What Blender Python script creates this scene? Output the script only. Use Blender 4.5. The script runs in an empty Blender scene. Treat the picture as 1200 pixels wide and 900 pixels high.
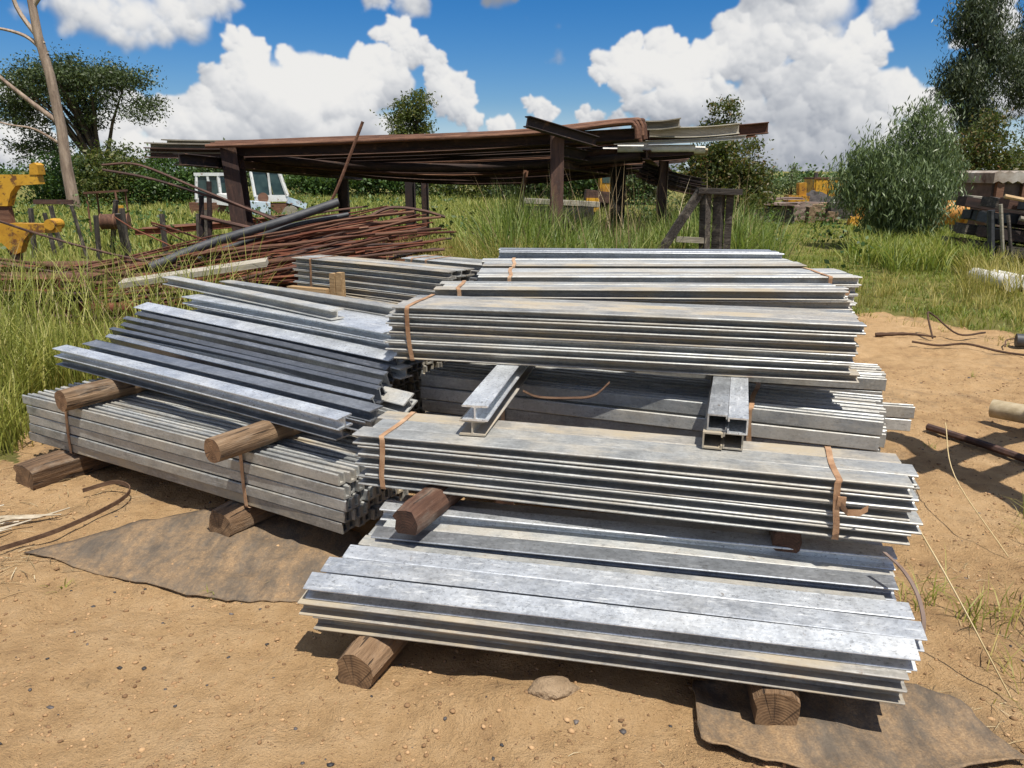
import bpy, bmesh, math, random
import numpy as np
from mathutils import Vector, Matrix, Euler

# ------------------------------------------------------------------ camera, sky, sun, exposure
scn = bpy.context.scene
COL = scn.collection
PI = math.pi
R = math.radians
rng = np.random.default_rng(7)
random.seed(7)

cam_d = bpy.data.cameras.new('camera')
cam_d.sensor_width = 36.0
cam_d.lens = 27.18
cam_d.clip_start = 0.05
cam_d.clip_end = 3000
cam = bpy.data.objects.new('camera', cam_d)
COL.objects.link(cam)
cam.location = (0, 0, 1.65)
cam.rotation_euler = (R(90 - 15.43), 0, 0)
scn.camera = cam

SUN = Vector((0.20, -0.33, 0.92)).normalized()
SUN_EL = math.asin(SUN.z)
SUN_ROT = math.atan2(SUN.x, SUN.y)
sd = bpy.data.lights.new('sun', 'SUN')
sd.energy = 5.0
sd.angle = R(0.5)
sd.color = (1.0, 0.94, 0.84)
so = bpy.data.objects.new('sun', sd)
COL.objects.link(so)
so.rotation_euler = (-SUN).to_track_quat('-Z', 'Y').to_euler()

scn.view_settings.view_transform = 'Standard'
scn.view_settings.look = 'None'
scn.view_settings.exposure = 0.27
scn.view_settings.gamma = 1.0
scn.view_settings.use_curve_mapping = False


class NT:
    """small helper for node trees"""
    def __init__(self, nt):
        self.nt = nt
        self.n = nt.nodes
        self.l = nt.links

    def put(self, sock, v):
        if isinstance(v, bpy.types.NodeSocket):
            self.l.new(v, sock)
        elif v is not None:
            if hasattr(sock, 'default_value'):
                dv = sock.default_value
                if hasattr(dv, '__len__') and not hasattr(v, '__len__'):
                    v = [v] * len(dv)
                if hasattr(dv, '__len__') and len(dv) == 4 and len(v) == 3:
                    v = (*v, 1)
                sock.default_value = v

    def math(self, op, a, b=None, c=None, clamp=False):
        nd = self.n.new('ShaderNodeMath')
        nd.operation = op
        nd.use_clamp = clamp
        self.put(nd.inputs[0], a)
        self.put(nd.inputs[1], b)
        if c is not None:
            self.put(nd.inputs[2], c)
        return nd.outputs[0]

    def vmath(self, op, a, b=None, out=0):
        nd = self.n.new('ShaderNodeVectorMath')
        nd.operation = op
        self.put(nd.inputs[0], a)
        if b is not None:
            if op == 'SCALE':
                self.put(nd.inputs[3], b)
            else:
                self.put(nd.inputs[1], b)
        return nd.outputs[out]

    def noise(self, vec, scale, detail=4, rough=0.55, lac=2.0, out=0, dist=0.0):
        nd = self.n.new('ShaderNodeTexNoise')
        self.put(nd.inputs['Vector'], vec)
        nd.inputs['Scale'].default_value = scale
        nd.inputs['Detail'].default_value = detail
        nd.inputs['Roughness'].default_value = rough
        nd.inputs['Lacunarity'].default_value = lac
        nd.inputs['Distortion'].default_value = dist
        return nd.outputs[out]

    def vor(self, vec, scale, feat='F1', out=0):
        nd = self.n.new('ShaderNodeTexVoronoi')
        nd.feature = feat
        self.put(nd.inputs['Vector'], vec)
        nd.inputs['Scale'].default_value = scale
        return nd.outputs[out]

    def ramp(self, fac, stops, interp='LINEAR'):
        nd = self.n.new('ShaderNodeValToRGB')
        cr = nd.color_ramp
        cr.interpolation = interp
        while len(cr.elements) < len(stops):
            cr.elements.new(0.5)
        for e, (p, c) in zip(cr.elements, stops):
            e.position = p
            e.color = (*c, 1) if hasattr(c, '__len__') else (c, c, c, 1)
        self.put(nd.inputs[0], fac)
        return nd.outputs[0]

    def mr(self, v, a, b, c=0.0, d=1.0, smooth=False):
        nd = self.n.new('ShaderNodeMapRange')
        nd.interpolation_type = 'SMOOTHSTEP' if smooth else 'LINEAR'
        self.put(nd.inputs[0], v)
        for i, x in zip((1, 2, 3, 4), (a, b, c, d)):
            self.put(nd.inputs[i], x)
        return nd.outputs[0]

    def mix(self, fac, a, b, mode='MIX'):
        nd = self.n.new('ShaderNodeMix')
        nd.data_type = 'RGBA'
        nd.blend_type = mode
        self.put(nd.inputs[0], fac)
        self.put(nd.inputs[6], a)
        self.put(nd.inputs[7], b)
        return nd.outputs[2]

    def bump(self, h, strength=0.3, dist=0.01, normal=None):
        nd = self.n.new('ShaderNodeBump')
        nd.inputs['Strength'].default_value = strength
        nd.inputs['Distance'].default_value = dist
        self.put(nd.inputs['Height'], h)
        if normal is not None:
            self.put(nd.inputs['Normal'], normal)
        return nd.outputs[0]


# ---- sky: Nishita with cumulus worked out on the direction vector, over the whole dome
world = bpy.data.worlds.new('World')
scn.world = world
world.use_nodes = True
wt = NT(world.node_tree)
bg = wt.n['Background']
# cumulus seen in this part of the sky: azimuth, elevation, radius in degrees, kind (0 crisp, 1 soft grey, 2 wisp)
CLOUDS = [
    (-17.87, 7.49, 1.77, 0), (-18.56, 5.66, 2.35, 0), (-16.18, 5.21, 2.56, 0), (-13.61, 6.34, 2.17, 0), (-14.58, 4.44, 3.16, 0), (-11.68, 5.85, 2.42, 0), 
    (-9.91, 6.95, 1.61, 0), (-9.4, 5.62, 2.33, 0), (-7.82, 8.84, 1.43, 0), (-7.01, 7.7, 1.5, 0), (-5.57, 7.19, 0.93, 0), (-11.23, 3.67, 2.93, 0), 
    (-17.43, 3.3, 2.85, 0), (-20.25, 4.57, 1.67, 0), (-21.39, 3.49, 2.11, 0), (-23.47, 3.18, 1.92, 0), (-25.15, 3.65, 1.89, 0), (-26.22, 2.85, 1.61, 0), 
    (-4.43, 5.95, 1.53, 0), (-3.87, 4.3, 1.78, 0), (-5.34, 4.84, 1.18, 0), (-2.7, 3.46, 1.08, 0), (-0.6, 3.01, 1.08, 0), (-20.24, 1.91, 2.83, 0), 
    (-14.76, 1.97, 3.5, 0), (-8.97, 2.29, 2.68, 0), (-26.35, 9.18, 2.05, 1), (-24, 9.21, 2.35, 1), (-21.28, 9.39, 2.24, 1), (-18.92, 10.17, 1.61, 1), 
    (-28.15, 9.26, 1.51, 1), (-30.6, 8.82, 0.89, 2), (-31.02, 1.5, 2.07, 0), (-31.47, 4.39, 1.01, 0), (-6.89, 10.91, 1.57, 1), (-9.14, 11.1, 1.12, 1), 
    (-10.2, 10.01, 0.45, 2), (0.87, 9.86, 0.4, 2), (3.2, 9.43, 0.52, 2), (3.23, 7.58, 0.87, 2), (2.23, 7.32, 0.47, 2), (1.91, 4.31, 1.07, 0), 
    (1.07, 4.59, 0.59, 0), (2.39, 3.74, 0.72, 0), (6.74, 7.01, 1.45, 0), (7.88, 7.53, 1.61, 0), (8.23, 5.91, 2.04, 0), (5.89, 6.21, 0.82, 0), 
    (10.47, 7.21, 2.01, 0), (11.68, 5.85, 2.6, 0), (14.35, 7.62, 2.25, 0), (15.33, 9.11, 2.22, 0), (17.23, 8.78, 2.47, 0), (16.62, 6.51, 2.53, 0), 
    (18.43, 9.95, 1.89, 1), (20.46, 10.07, 2.13, 1), (23.94, 9.69, 1.82, 1), (24.92, 9.43, 1.04, 1), (22.26, 7.28, 2.05, 0), (23.51, 7.22, 1.17, 0), 
    (20.38, 5.86, 2.76, 0), (22.54, 4.75, 2.46, 0), (24.54, 4.68, 2.05, 0), (26.03, 4.37, 1.49, 0), (19, 3.81, 2.82, 0), (15.73, 3.88, 2.58, 0), 
    (12.91, 4.2, 2.32, 0), (10.04, 4.24, 1.76, 0), (8.6, 3.98, 1.06, 0), (5.38, 3.45, 0.95, 0), (7.16, 3.32, 0.83, 0), (21.79, 2.16, 2.8, 0), 
    (24.37, 1.85, 2.47, 0), (17.59, 1.39, 2.88, 0), (20.43, 0, 2.29, 0), (27.21, 2.58, 2.14, 0), (29.58, 8.46, 1.5, 0), (28.41, 7.4, 0.77, 0), 
    (31.47, 4.39, 2.02, 0), (30.69, 6.77, 1.25, 0), (0, 0.88, 1.58, 0), (4.84, 1.16, 1.81, 0), (-2.43, 0.59, 1.82, 0), (9.62, 0.87, 2.09, 0), 
    (-29.88, 0, 2.11, 0), (-25.46, 1.06, 2.19, 0), (28.89, 0.51, 2.13, 0), 
]
_lat = np.random.default_rng(99).random((64, 64, 64)).astype(np.float32)


def noise3(x, y, z, s):
    x, y, z = x * s, y * s, z * s
    xi, yi, zi = np.floor(x).astype(np.int32), np.floor(y).astype(np.int32), np.floor(z).astype(np.int32)
    fx, fy, fz = x - xi, y - yi, z - zi
    fx, fy, fz = fx * fx * (3 - 2 * fx), fy * fy * (3 - 2 * fy), fz * fz * (3 - 2 * fz)
    xi, yi, zi = xi & 63, yi & 63, zi & 63
    x1, y1, z1 = (xi + 1) & 63, (yi + 1) & 63, (zi + 1) & 63

    def lerp(p, q, f):
        return p + (q - p) * f
    a = lerp(lerp(_lat[xi, yi, zi], _lat[x1, yi, zi], fx), lerp(_lat[xi, y1, zi], _lat[x1, y1, zi], fx), fy)
    b = lerp(lerp(_lat[xi, yi, z1], _lat[x1, yi, z1], fx), lerp(_lat[xi, y1, z1], _lat[x1, y1, z1], fx), fy)
    return lerp(a, b, fz) - 0.5


def blur(a, n):
    """box blur repeated twice; wraps in azimuth"""
    for _ in range(2):
        for ax in (0, 1):
            pad = [(n, n) if k == ax else (0, 0) for k in (0, 1)]
            q = np.pad(a, pad, mode='wrap' if ax == 1 else 'edge')
            c = np.cumsum(q, axis=ax, dtype=np.float64)
            c = np.concatenate([np.zeros_like(np.take(c, [0], axis=ax)), c], axis=ax)
            w = 2 * n + 1
            hi = np.take(c, np.arange(w, c.shape[ax]), axis=ax)
            lo = np.take(c, np.arange(0, c.shape[ax] - w), axis=ax)
            a = ((hi - lo) / w).astype(np.float32)
    return a


def cloud_field(W=4096, H=1100, el0=-4.0, el1=90.0):
    """cumulus over the whole dome built up from puffs, as (cover, light); computed here, nothing is loaded"""
    rg = np.random.default_rng(17)
    az = ((np.arange(W) + 0.5) / W * 2 * PI - PI).astype(np.float32)
    el = np.radians(el0 + (el1 - el0) * (np.arange(H) + 0.5) / H).astype(np.float32)
    X = np.cos(el)[:, None] * np.sin(az)[None]
    Y = np.cos(el)[:, None] * np.cos(az)[None]
    Z = np.sin(el)[:, None] + 0 * az[None]
    wa = np.zeros((H, W), np.float32)
    we = np.zeros((H, W), np.float32)
    fine = np.zeros((H, W), np.float32)
    amp, sc = 1.0, 30.0
    for k in range(5):
        wa += amp * noise3(X + 3 + k, Y + 1, Z + 2, sc)
        we += amp * noise3(X + 7, Y + 5 + k, Z + 8, sc)
        if k > 0:
            fine += amp * noise3(X + 2, Y + 8, Z + 1 + k, sc * 1.3)
        amp *= 0.62
        sc *= 2.0
    main = [(R(a), R(e), R(q * 0.93), g) for a, e, q, g in CLOUDS]
    # the same kind of cumulus over the rest of the dome
    for k in range(150):
        a, e = rg.uniform(-180, 180), 3 + 80 * rg.random() ** 1.5
        if abs(a) < 46 and e < 17:
            continue
        s = rg.uniform(1.5, 5.0)
        for j in range(int(rg.integers(5, 14))):
            main.append((R(a + rg.normal(0, s * 1.5) / math.cos(R(e))), R(min(88, e + rg.normal(0, s * .5))), R(s * rg.uniform(.5, 1.1)), 0))
    puffs = []
    for a, e, q, g in main:
        puffs.append((a, e, q * 0.80, -q * 0.3, g))
        n1 = int(rg.integers(9, 15))
        for j in range(n1):
            t_ = rg.uniform(0, 2 * PI)
            rr_ = q * rg.uniform(.45, .92)
            q1 = q * rg.uniform(.20, .46)
            up_ = math.sin(t_)
            if up_ < -0.2:
                q1 *= .8
            puffs.append((a + rr_ * math.cos(t_), e + rr_ * up_ * .9, q1, rg.uniform(-.1, .35) * q, g))
            for i in range(4):
                t2 = rg.uniform(0, 2 * PI)
                puffs.append((a + rr_ * math.cos(t_) + q1 * .8 * math.cos(t2), e + rr_ * up_ * .9 + q1 * .8 * math.sin(t2), q1 * rg.uniform(.25, .5), rg.uniform(.0, .4) * q, g))
    cov = np.full((H, W), -1.0, np.float32)
    sw = np.full((H, W), 1e-9, np.float32)
    sl = np.zeros((H, W), np.float32)
    da = 2 * PI / W
    de = math.radians(el1 - el0) / H
    Lx, Ly, Lz = 0.30, 0.72, 0.62
    gy = np.zeros((H, W), np.float32)
    for a, e, q, zc, g in puffs:
        ce = max(0.08, math.cos(e))
        i0 = int((e - q * 1.35 - el[0]) / de)
        i1 = int((e + q * 1.35 - el[0]) / de) + 2
        i0, i1 = max(i0, 0), min(i1, H)
        if i1 <= i0:
            continue
        hw = min(int(q * 1.35 / ce / da) + 2, W // 2 - 1)
        jc = int((a + PI) / da)
        jj = np.arange(jc - hw, jc + hw + 1) % W
        ii = slice(i0, i1)
        aj = (np.arange(jc - hw, jc + hw + 1) * da - PI)[None, :]
        dx = (aj - a) * ce + (0.010 + q * .12) * wa[ii, jj]
        dy = el[ii][:, None] - e + (0.008 + q * .12) * we[ii, jj]
        d2 = (dx * dx + dy * dy) / (q * q)
        c = 1 - d2 - (0.35 if g == 2 else 0)
        cov[ii, jj] = np.maximum(cov[ii, jj], c)
        h = np.sqrt(np.clip(c, 0, 1))
        w = np.where(c > 0, np.exp(np.clip((zc + q * h) * 70.0, -20, 25)), 0).astype(np.float32) * np.clip(c * 4, 0, 1)
        lam = (dx / q) * Lx + (dy / q) * Ly + h * Lz
        sl[ii, jj] += w * lam
        gy[ii, jj] += w * g
        sw[ii, jj] += w
    lam = np.where(sw > 1e-6, sl / sw, 0.5)
    gy = np.clip(gy / sw, 0, 2)
    soft = blur(cov, 3)
    cv_ = cov * (1 - 0.6 * np.clip(gy, 0, 1)) + soft * 0.6 * np.clip(gy, 0, 1)
    cv_ = 0.55 * cv_ + 0.45 * blur(cv_, 2)
    under = np.clip((np.roll(blur(cov, 10), -24, 0) - blur(cov, 10)) * 1.2, 0, 1)          # undersides fray out
    m_ = np.clip((cv_ + 0.26 * fine - 0.02) / (0.46 + 0.45 * np.clip(gy, 0, 1) + 0.5 * under), 0, 1)
    m_ = m_ * m_ * (3 - 2 * m_)
    low = blur(m_, 14) - np.roll(blur(m_, 14), -40, 0)
    low2 = blur(m_, 30) - np.roll(blur(m_, 30), -70, 0)
    deep = blur(m_, 24)
    lam = lam * 0.50 + blur(lam, 3) * 0.25 + blur(lam, 9) * 0.25
    lum_ = 0.34 + 0.82 * (lam - 0.25) + 0.46 * low + 0.40 * low2 + 0.16 * fine - 0.30 * (deep - 0.55) - 0.16 * np.clip(gy, 0, 1)
    m_ = m_ * (1 - 0.2 * np.clip(gy - 1, 0, 1))
    return m_, np.clip(lum_, 0, 1), el0, el1


cm, cl, EL0, EL1 = cloud_field()
cimg = bpy.data.images.new('cumulus', cm.shape[1], cm.shape[0], float_buffer=True, is_data=True)
cpx = np.ones((*cm.shape, 4), np.float32)
cpx[..., 0] = cm
cpx[..., 1] = cl
cimg.pixels.foreach_set(cpx.ravel())
cimg.pack()

sky = wt.n.new('ShaderNodeTexSky')
sky.sky_type = 'NISHITA'
sky.sun_disc = False
sky.sun_elevation = SUN_EL
sky.sun_rotation = SUN_ROT
sky.air_density = 1.0
sky.dust_density = 0.1
sky.ozone_density = 2.5
tc = wt.n.new('ShaderNodeTexCoord')
dirv = wt.vmath('NORMALIZE', tc.outputs['Generated'])
sp_ = wt.n.new('ShaderNodeSeparateXYZ')
wt.put(sp_.inputs[0], dirv)
cu = wt.math('ADD', wt.math('DIVIDE', wt.math('ARCTAN2', sp_.outputs[0], sp_.outputs[1]), 2 * PI), 0.5)
cv = wt.mr(wt.math('ARCSINE', sp_.outputs[2]), R(EL0), R(EL1), 0.0, 1.0)
cvec = wt.n.new('ShaderNodeCombineXYZ')
wt.put(cvec.inputs[0], cu)
wt.put(cvec.inputs[1], cv)
ctex = wt.n.new('ShaderNodeTexImage')
ctex.image = cimg
ctex.interpolation = 'Cubic'
ctex.extension = 'EXTEND'
wt.put(ctex.inputs[0], cvec.outputs[0])
cs = wt.n.new('ShaderNodeSeparateColor')
wt.put(cs.inputs[0], ctex.outputs[0])
mask, lum = cs.outputs[0], cs.outputs[1]
ccol = wt.ramp(lum, [(0.0, (0.30, 0.34, 0.41)), (0.3, (0.46, 0.49, 0.55)), (0.6, (0.70, 0.72, 0.755)), (0.85, (0.93, 0.93, 0.93)), (1.0, (1.0, 0.99, 0.97))])
ccol = wt.vmath('SCALE', ccol, 11.4)
hs = wt.n.new('ShaderNodeHueSaturation')
hs.inputs['Saturation'].default_value = 1.32
hs.inputs['Value'].default_value = 1.12
wt.put(hs.inputs['Color'], wt.mix(1.0, sky.outputs[0], (0.79, 0.89, 1.10), 'MULTIPLY'))
elev = wt.vmath('DOT_PRODUCT', dirv, (0, 0, 1), out=1)
low = wt.mr(elev, 0.0, 0.085, 0.55, 0.0, smooth=True)                   # pale air towards the horizon
skyc = wt.mix(low, hs.outputs[0], (9.0, 10.8, 13.0))
wt.put(bg.inputs[0], wt.mix(mask, skyc, ccol))
bg.inputs[1].default_value = 0.062

# ------------------------------------------------------------------ generic helpers
MATS = {}


def new_mat(name):
    m = bpy.data.materials.new(name)
    m.use_nodes = True
    t = NT(m.node_tree)
    return m, t, t.n['Principled BSDF']


def obj_vec(t, scale=(1, 1, 1)):
    """object coordinates, shifted per object so that repeats differ"""
    tcn = t.n.new('ShaderNodeTexCoord')
    oi = t.n.new('ShaderNodeObjectInfo')
    sh = t.vmath('SCALE', (13.7, 7.3, 9.1), oi.outputs['Random'])
    return t.vmath('MULTIPLY', t.vmath('ADD', tcn.outputs['Object'], sh), scale), oi.outputs['Random']


def world_vec(t):
    g = t.n.new('ShaderNodeNewGeometry')
    return g.outputs['Position']


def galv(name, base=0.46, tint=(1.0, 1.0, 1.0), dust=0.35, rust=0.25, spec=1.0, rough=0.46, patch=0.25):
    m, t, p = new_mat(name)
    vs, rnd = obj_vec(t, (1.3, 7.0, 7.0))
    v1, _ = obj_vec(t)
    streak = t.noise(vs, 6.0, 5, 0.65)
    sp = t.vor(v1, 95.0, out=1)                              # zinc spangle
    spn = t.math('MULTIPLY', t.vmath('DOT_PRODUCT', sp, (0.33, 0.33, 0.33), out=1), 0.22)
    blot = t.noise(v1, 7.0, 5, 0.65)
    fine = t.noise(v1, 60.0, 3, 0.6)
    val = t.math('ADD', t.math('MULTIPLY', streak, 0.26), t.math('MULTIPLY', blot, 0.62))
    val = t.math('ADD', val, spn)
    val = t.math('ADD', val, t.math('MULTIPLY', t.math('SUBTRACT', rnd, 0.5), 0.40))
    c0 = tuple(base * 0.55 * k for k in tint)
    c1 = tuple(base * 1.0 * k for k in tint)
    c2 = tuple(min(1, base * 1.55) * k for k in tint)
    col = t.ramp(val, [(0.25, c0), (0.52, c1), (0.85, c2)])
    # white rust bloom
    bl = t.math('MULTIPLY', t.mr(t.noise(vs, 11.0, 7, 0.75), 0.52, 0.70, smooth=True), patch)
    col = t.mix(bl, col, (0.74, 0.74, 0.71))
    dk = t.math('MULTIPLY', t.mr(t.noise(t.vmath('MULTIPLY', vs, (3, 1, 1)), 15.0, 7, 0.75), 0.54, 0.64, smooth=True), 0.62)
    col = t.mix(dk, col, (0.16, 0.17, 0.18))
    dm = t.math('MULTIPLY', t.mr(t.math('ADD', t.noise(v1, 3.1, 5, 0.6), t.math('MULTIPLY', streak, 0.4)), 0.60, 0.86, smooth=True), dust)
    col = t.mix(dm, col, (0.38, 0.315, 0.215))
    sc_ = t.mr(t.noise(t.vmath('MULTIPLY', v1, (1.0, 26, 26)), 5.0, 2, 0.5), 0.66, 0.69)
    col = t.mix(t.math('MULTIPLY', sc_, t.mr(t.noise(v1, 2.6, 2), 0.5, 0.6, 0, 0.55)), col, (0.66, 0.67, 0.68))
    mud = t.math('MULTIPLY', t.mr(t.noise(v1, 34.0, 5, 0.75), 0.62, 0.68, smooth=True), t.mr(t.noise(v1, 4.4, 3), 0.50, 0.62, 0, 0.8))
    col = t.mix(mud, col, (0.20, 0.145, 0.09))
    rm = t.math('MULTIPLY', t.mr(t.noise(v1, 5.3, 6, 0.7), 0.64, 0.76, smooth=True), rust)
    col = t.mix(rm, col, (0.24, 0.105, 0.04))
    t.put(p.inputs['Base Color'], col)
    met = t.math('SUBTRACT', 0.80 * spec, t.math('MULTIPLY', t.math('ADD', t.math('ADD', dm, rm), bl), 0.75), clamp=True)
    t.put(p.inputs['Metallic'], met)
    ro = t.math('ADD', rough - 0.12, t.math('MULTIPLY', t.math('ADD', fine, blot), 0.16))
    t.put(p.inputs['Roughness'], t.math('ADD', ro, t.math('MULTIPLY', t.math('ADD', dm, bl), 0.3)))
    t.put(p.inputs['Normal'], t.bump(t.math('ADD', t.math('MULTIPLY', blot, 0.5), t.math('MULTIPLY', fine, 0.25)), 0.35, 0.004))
    MATS[name] = m


def ramp_mat(name, stops, scale=8.0, stretch=(1, 1, 1), rough=0.85, metal=0.0, bump=0.4, bdist=0.01, detail=6, spots=None, rvar=0.25):
    """noise driven colour with per object shift; spots = (colour, lo, hi, amount, scale)"""
    m, t, p = new_mat(name)
    v, rnd = obj_vec(t, stretch)
    n = t.noise(v, scale, detail, 0.65)
    f = t.math('ADD', n, t.math('MULTIPLY', t.math('SUBTRACT', rnd, 0.5), rvar))
    col = t.ramp(f, stops)
    if spots:
        for (c, lo, hi, am, sc) in spots:
            v2, _ = obj_vec(t)
            k = t.math('MULTIPLY', t.mr(t.noise(v2, sc, 6, 0.7), lo, hi, smooth=True), am)
            col = t.mix(k, col, c)
    if name.startswith('wood_') and name != 'wood_pale':
        vc, _ = obj_vec(t, (0.25, 3.2, 3.2))
        ck = t.mr(t.noise(vc, 13, 3, 0.5), 0.615, 0.65, smooth=True)
        col = t.mix(t.math('MULTIPLY', ck, 0.8), col, (0.02, 0.012, 0.008))
        wx = t.mr(t.noise(t.vmath('MULTIPLY', vc, (6, 1, 1)), 3.0, 5, 0.7), 0.48, 0.72, smooth=True)
        col = t.mix(t.math('MULTIPLY', wx, 0.45), col, (0.30, 0.26, 0.21))
        n = t.math('SUBTRACT', n, t.math('MULTIPLY', ck, 0.8))
    t.put(p.inputs['Base Color'], col)
    p.inputs['Roughness'].default_value = rough
    p.inputs['Metallic'].default_value = metal
    fine = t.noise(v, scale * 6, 3, 0.6)
    t.put(p.inputs['Normal'], t.bump(t.math('ADD', n, t.math('MULTIPLY', fine, 0.4)), bump, bdist))
    MATS[name] = m
    return m


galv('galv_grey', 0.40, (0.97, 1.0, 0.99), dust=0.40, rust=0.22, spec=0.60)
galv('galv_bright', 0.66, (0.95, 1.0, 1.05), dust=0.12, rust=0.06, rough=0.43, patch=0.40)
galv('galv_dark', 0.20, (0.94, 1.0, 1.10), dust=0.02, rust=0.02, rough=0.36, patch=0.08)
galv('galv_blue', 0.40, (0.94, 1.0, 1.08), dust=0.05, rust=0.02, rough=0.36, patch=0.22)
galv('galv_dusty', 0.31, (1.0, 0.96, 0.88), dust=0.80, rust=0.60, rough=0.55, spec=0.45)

ramp_mat('rust_dark', [(0.3, (0.022, 0.014, 0.013)), (0.55, (0.055, 0.029, 0.023)), (0.8, (0.12, 0.062, 0.045))], 7, (0.4, 3, 3), 0.8, 0.0, 0.4,
         spots=[((0.16, 0.085, 0.05), 0.55, 0.68, 0.6, 5.0), ((0.10, 0.09, 0.085), 0.60, 0.70, 0.5, 11.0)], rvar=0.5)
ramp_mat('rust_red', [(0.3, (0.055, 0.016, 0.009)), (0.55, (0.135, 0.040, 0.019)), (0.8, (0.23, 0.085, 0.04))], 6, (0.5, 4, 4), 0.85)
ramp_mat('rust_brown', [(0.3, (0.07, 0.03, 0.018)), (0.55, (0.15, 0.07, 0.04)), (0.8, (0.24, 0.13, 0.08))], 6, (0.5, 4, 4), 0.85)
ramp_mat('rust_strap', [(0.3, (0.20, 0.10, 0.05)), (0.55, (0.38, 0.225, 0.125)), (0.8, (0.54, 0.38, 0.25))], 14, (1, 1, 1), 0.8, 0.0, 0.3)
ramp_mat('wood_round', [(0.28, (0.10, 0.060, 0.032)), (0.5, (0.24, 0.155, 0.088)), (0.75, (0.38, 0.27, 0.165))], 9, (0.35, 5, 5), 0.85, 0, 0.9, 0.012)
ramp_mat('wood_block', [(0.28, (0.085, 0.048, 0.026)), (0.5, (0.19, 0.115, 0.062)), (0.75, (0.31, 0.20, 0.115))], 9, (0.4, 6, 6), 0.88, 0, 1.0, 0.014)
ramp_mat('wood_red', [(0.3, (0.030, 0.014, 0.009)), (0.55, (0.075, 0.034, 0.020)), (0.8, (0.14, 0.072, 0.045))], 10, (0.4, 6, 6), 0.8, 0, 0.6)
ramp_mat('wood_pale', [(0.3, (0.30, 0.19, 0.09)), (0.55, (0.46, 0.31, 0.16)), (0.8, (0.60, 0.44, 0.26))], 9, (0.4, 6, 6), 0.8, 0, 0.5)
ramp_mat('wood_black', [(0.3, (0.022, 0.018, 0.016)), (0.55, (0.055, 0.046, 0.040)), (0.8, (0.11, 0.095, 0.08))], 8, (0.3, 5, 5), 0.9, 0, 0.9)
ramp_mat('plank_grey', [(0.3, (0.20, 0.18, 0.14)), (0.55, (0.34, 0.31, 0.25)), (0.8, (0.46, 0.43, 0.36))], 8, (0.5, 4, 4), 0.9, 0, 0.4)
ramp_mat('pipe_black', [(0.3, (0.02, 0.022, 0.026)), (0.55, (0.045, 0.048, 0.054)), (0.8, (0.09, 0.09, 0.095))], 6, (0.5, 3, 3), 0.55, 0, 0.2)
ramp_mat('pipe_tan', [(0.3, (0.22, 0.17, 0.10)), (0.55, (0.36, 0.29, 0.18)), (0.8, (0.46, 0.39, 0.27))], 8, (0.5, 3, 3), 0.7, 0, 0.3)
ramp_mat('pipe_white', [(0.3, (0.50, 0.49, 0.46)), (0.6, (0.72, 0.71, 0.68)), (0.85, (0.8, 0.79, 0.77))], 6, (1, 1, 1), 0.6, 0, 0.2)
ramp_mat('paint_yellow', [(0.25, (0.33, 0.15, 0.015)), (0.5, (0.52, 0.27, 0.02)), (0.8, (0.62, 0.35, 0.03))], 5, (1, 1, 1), 0.55, 0, 0.3,
         spots=[((0.12, 0.045, 0.02), 0.52, 0.62, 0.9, 6.0), ((0.05, 0.025, 0.018), 0.60, 0.68, 0.8, 15.0)])
ramp_mat('paint_orange', [(0.25, (0.46, 0.19, 0.04)), (0.5, (0.62, 0.29, 0.06)), (0.8, (0.70, 0.38, 0.10))], 3, (1, 1, 1), 0.6, 0, 0.2,
         spots=[((0.16, 0.07, 0.03), 0.58, 0.68, 0.8, 5.0)])
ramp_mat('paint_white', [(0.25, (0.46, 0.46, 0.44)), (0.5, (0.68, 0.69, 0.68)), (0.8, (0.78, 0.79, 0.78))], 4, (1, 1, 1), 0.55, 0, 0.2,
         spots=[((0.20, 0.09, 0.04), 0.57, 0.66, 0.85, 7.0)])
ramp_mat('paint_blue', [(0.25, (0.30, 0.42, 0.52)), (0.5, (0.46, 0.58, 0.68)), (0.8, (0.58, 0.68, 0.75))], 4, (1, 1, 1), 0.55, 0, 0.2,
         spots=[((0.22, 0.10, 0.05), 0.55, 0.64, 0.9, 6.0)])
ramp_mat('slag_dark', [(0.3, (0.025, 0.022, 0.022)), (0.55, (0.055, 0.048, 0.045)), (0.8, (0.12, 0.10, 0.085))], 9, (1, 1, 1), 0.9, 0, 0.8)
ramp_mat('stone_tan', [(0.3, (0.15, 0.10, 0.058)), (0.55, (0.25, 0.175, 0.105)), (0.8, (0.36, 0.26, 0.165))], 12, (1, 1, 1), 0.95, 0, 1.0, 0.03)
ramp_mat('pebble_mix', [(0.3, (0.10, 0.085, 0.07)), (0.55, (0.30, 0.21, 0.125)), (0.8, (0.5, 0.42, 0.32))], 3, (1, 1, 1), 0.9, 0, 0.5)
ramp_mat('straw', [(0.3, (0.34, 0.25, 0.12)), (0.55, (0.52, 0.41, 0.22)), (0.8, (0.66, 0.56, 0.36))], 3, (1, 1, 1), 0.8, 0, 0.2)
ramp_mat('straw_pale', [(0.3, (0.36, 0.30, 0.21)), (0.55, (0.56, 0.50, 0.40)), (0.8, (0.70, 0.66, 0.57))], 9, (1, 3, 3), 0.9, 0, 0.5)
ramp_mat('twig_dark', [(0.3, (0.035, 0.02, 0.012)), (0.55, (0.085, 0.045, 0.025)), (0.8, (0.15, 0.09, 0.055))], 9, (1, 4, 4), 0.9, 0, 0.5)
ramp_mat('bark_pale', [(0.3, (0.17, 0.12, 0.09)), (0.5, (0.33, 0.25, 0.19)), (0.75, (0.50, 0.41, 0.33))], 1.6, (3, 3, 0.5), 0.9, 0, 0.8, 0.06)
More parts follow.
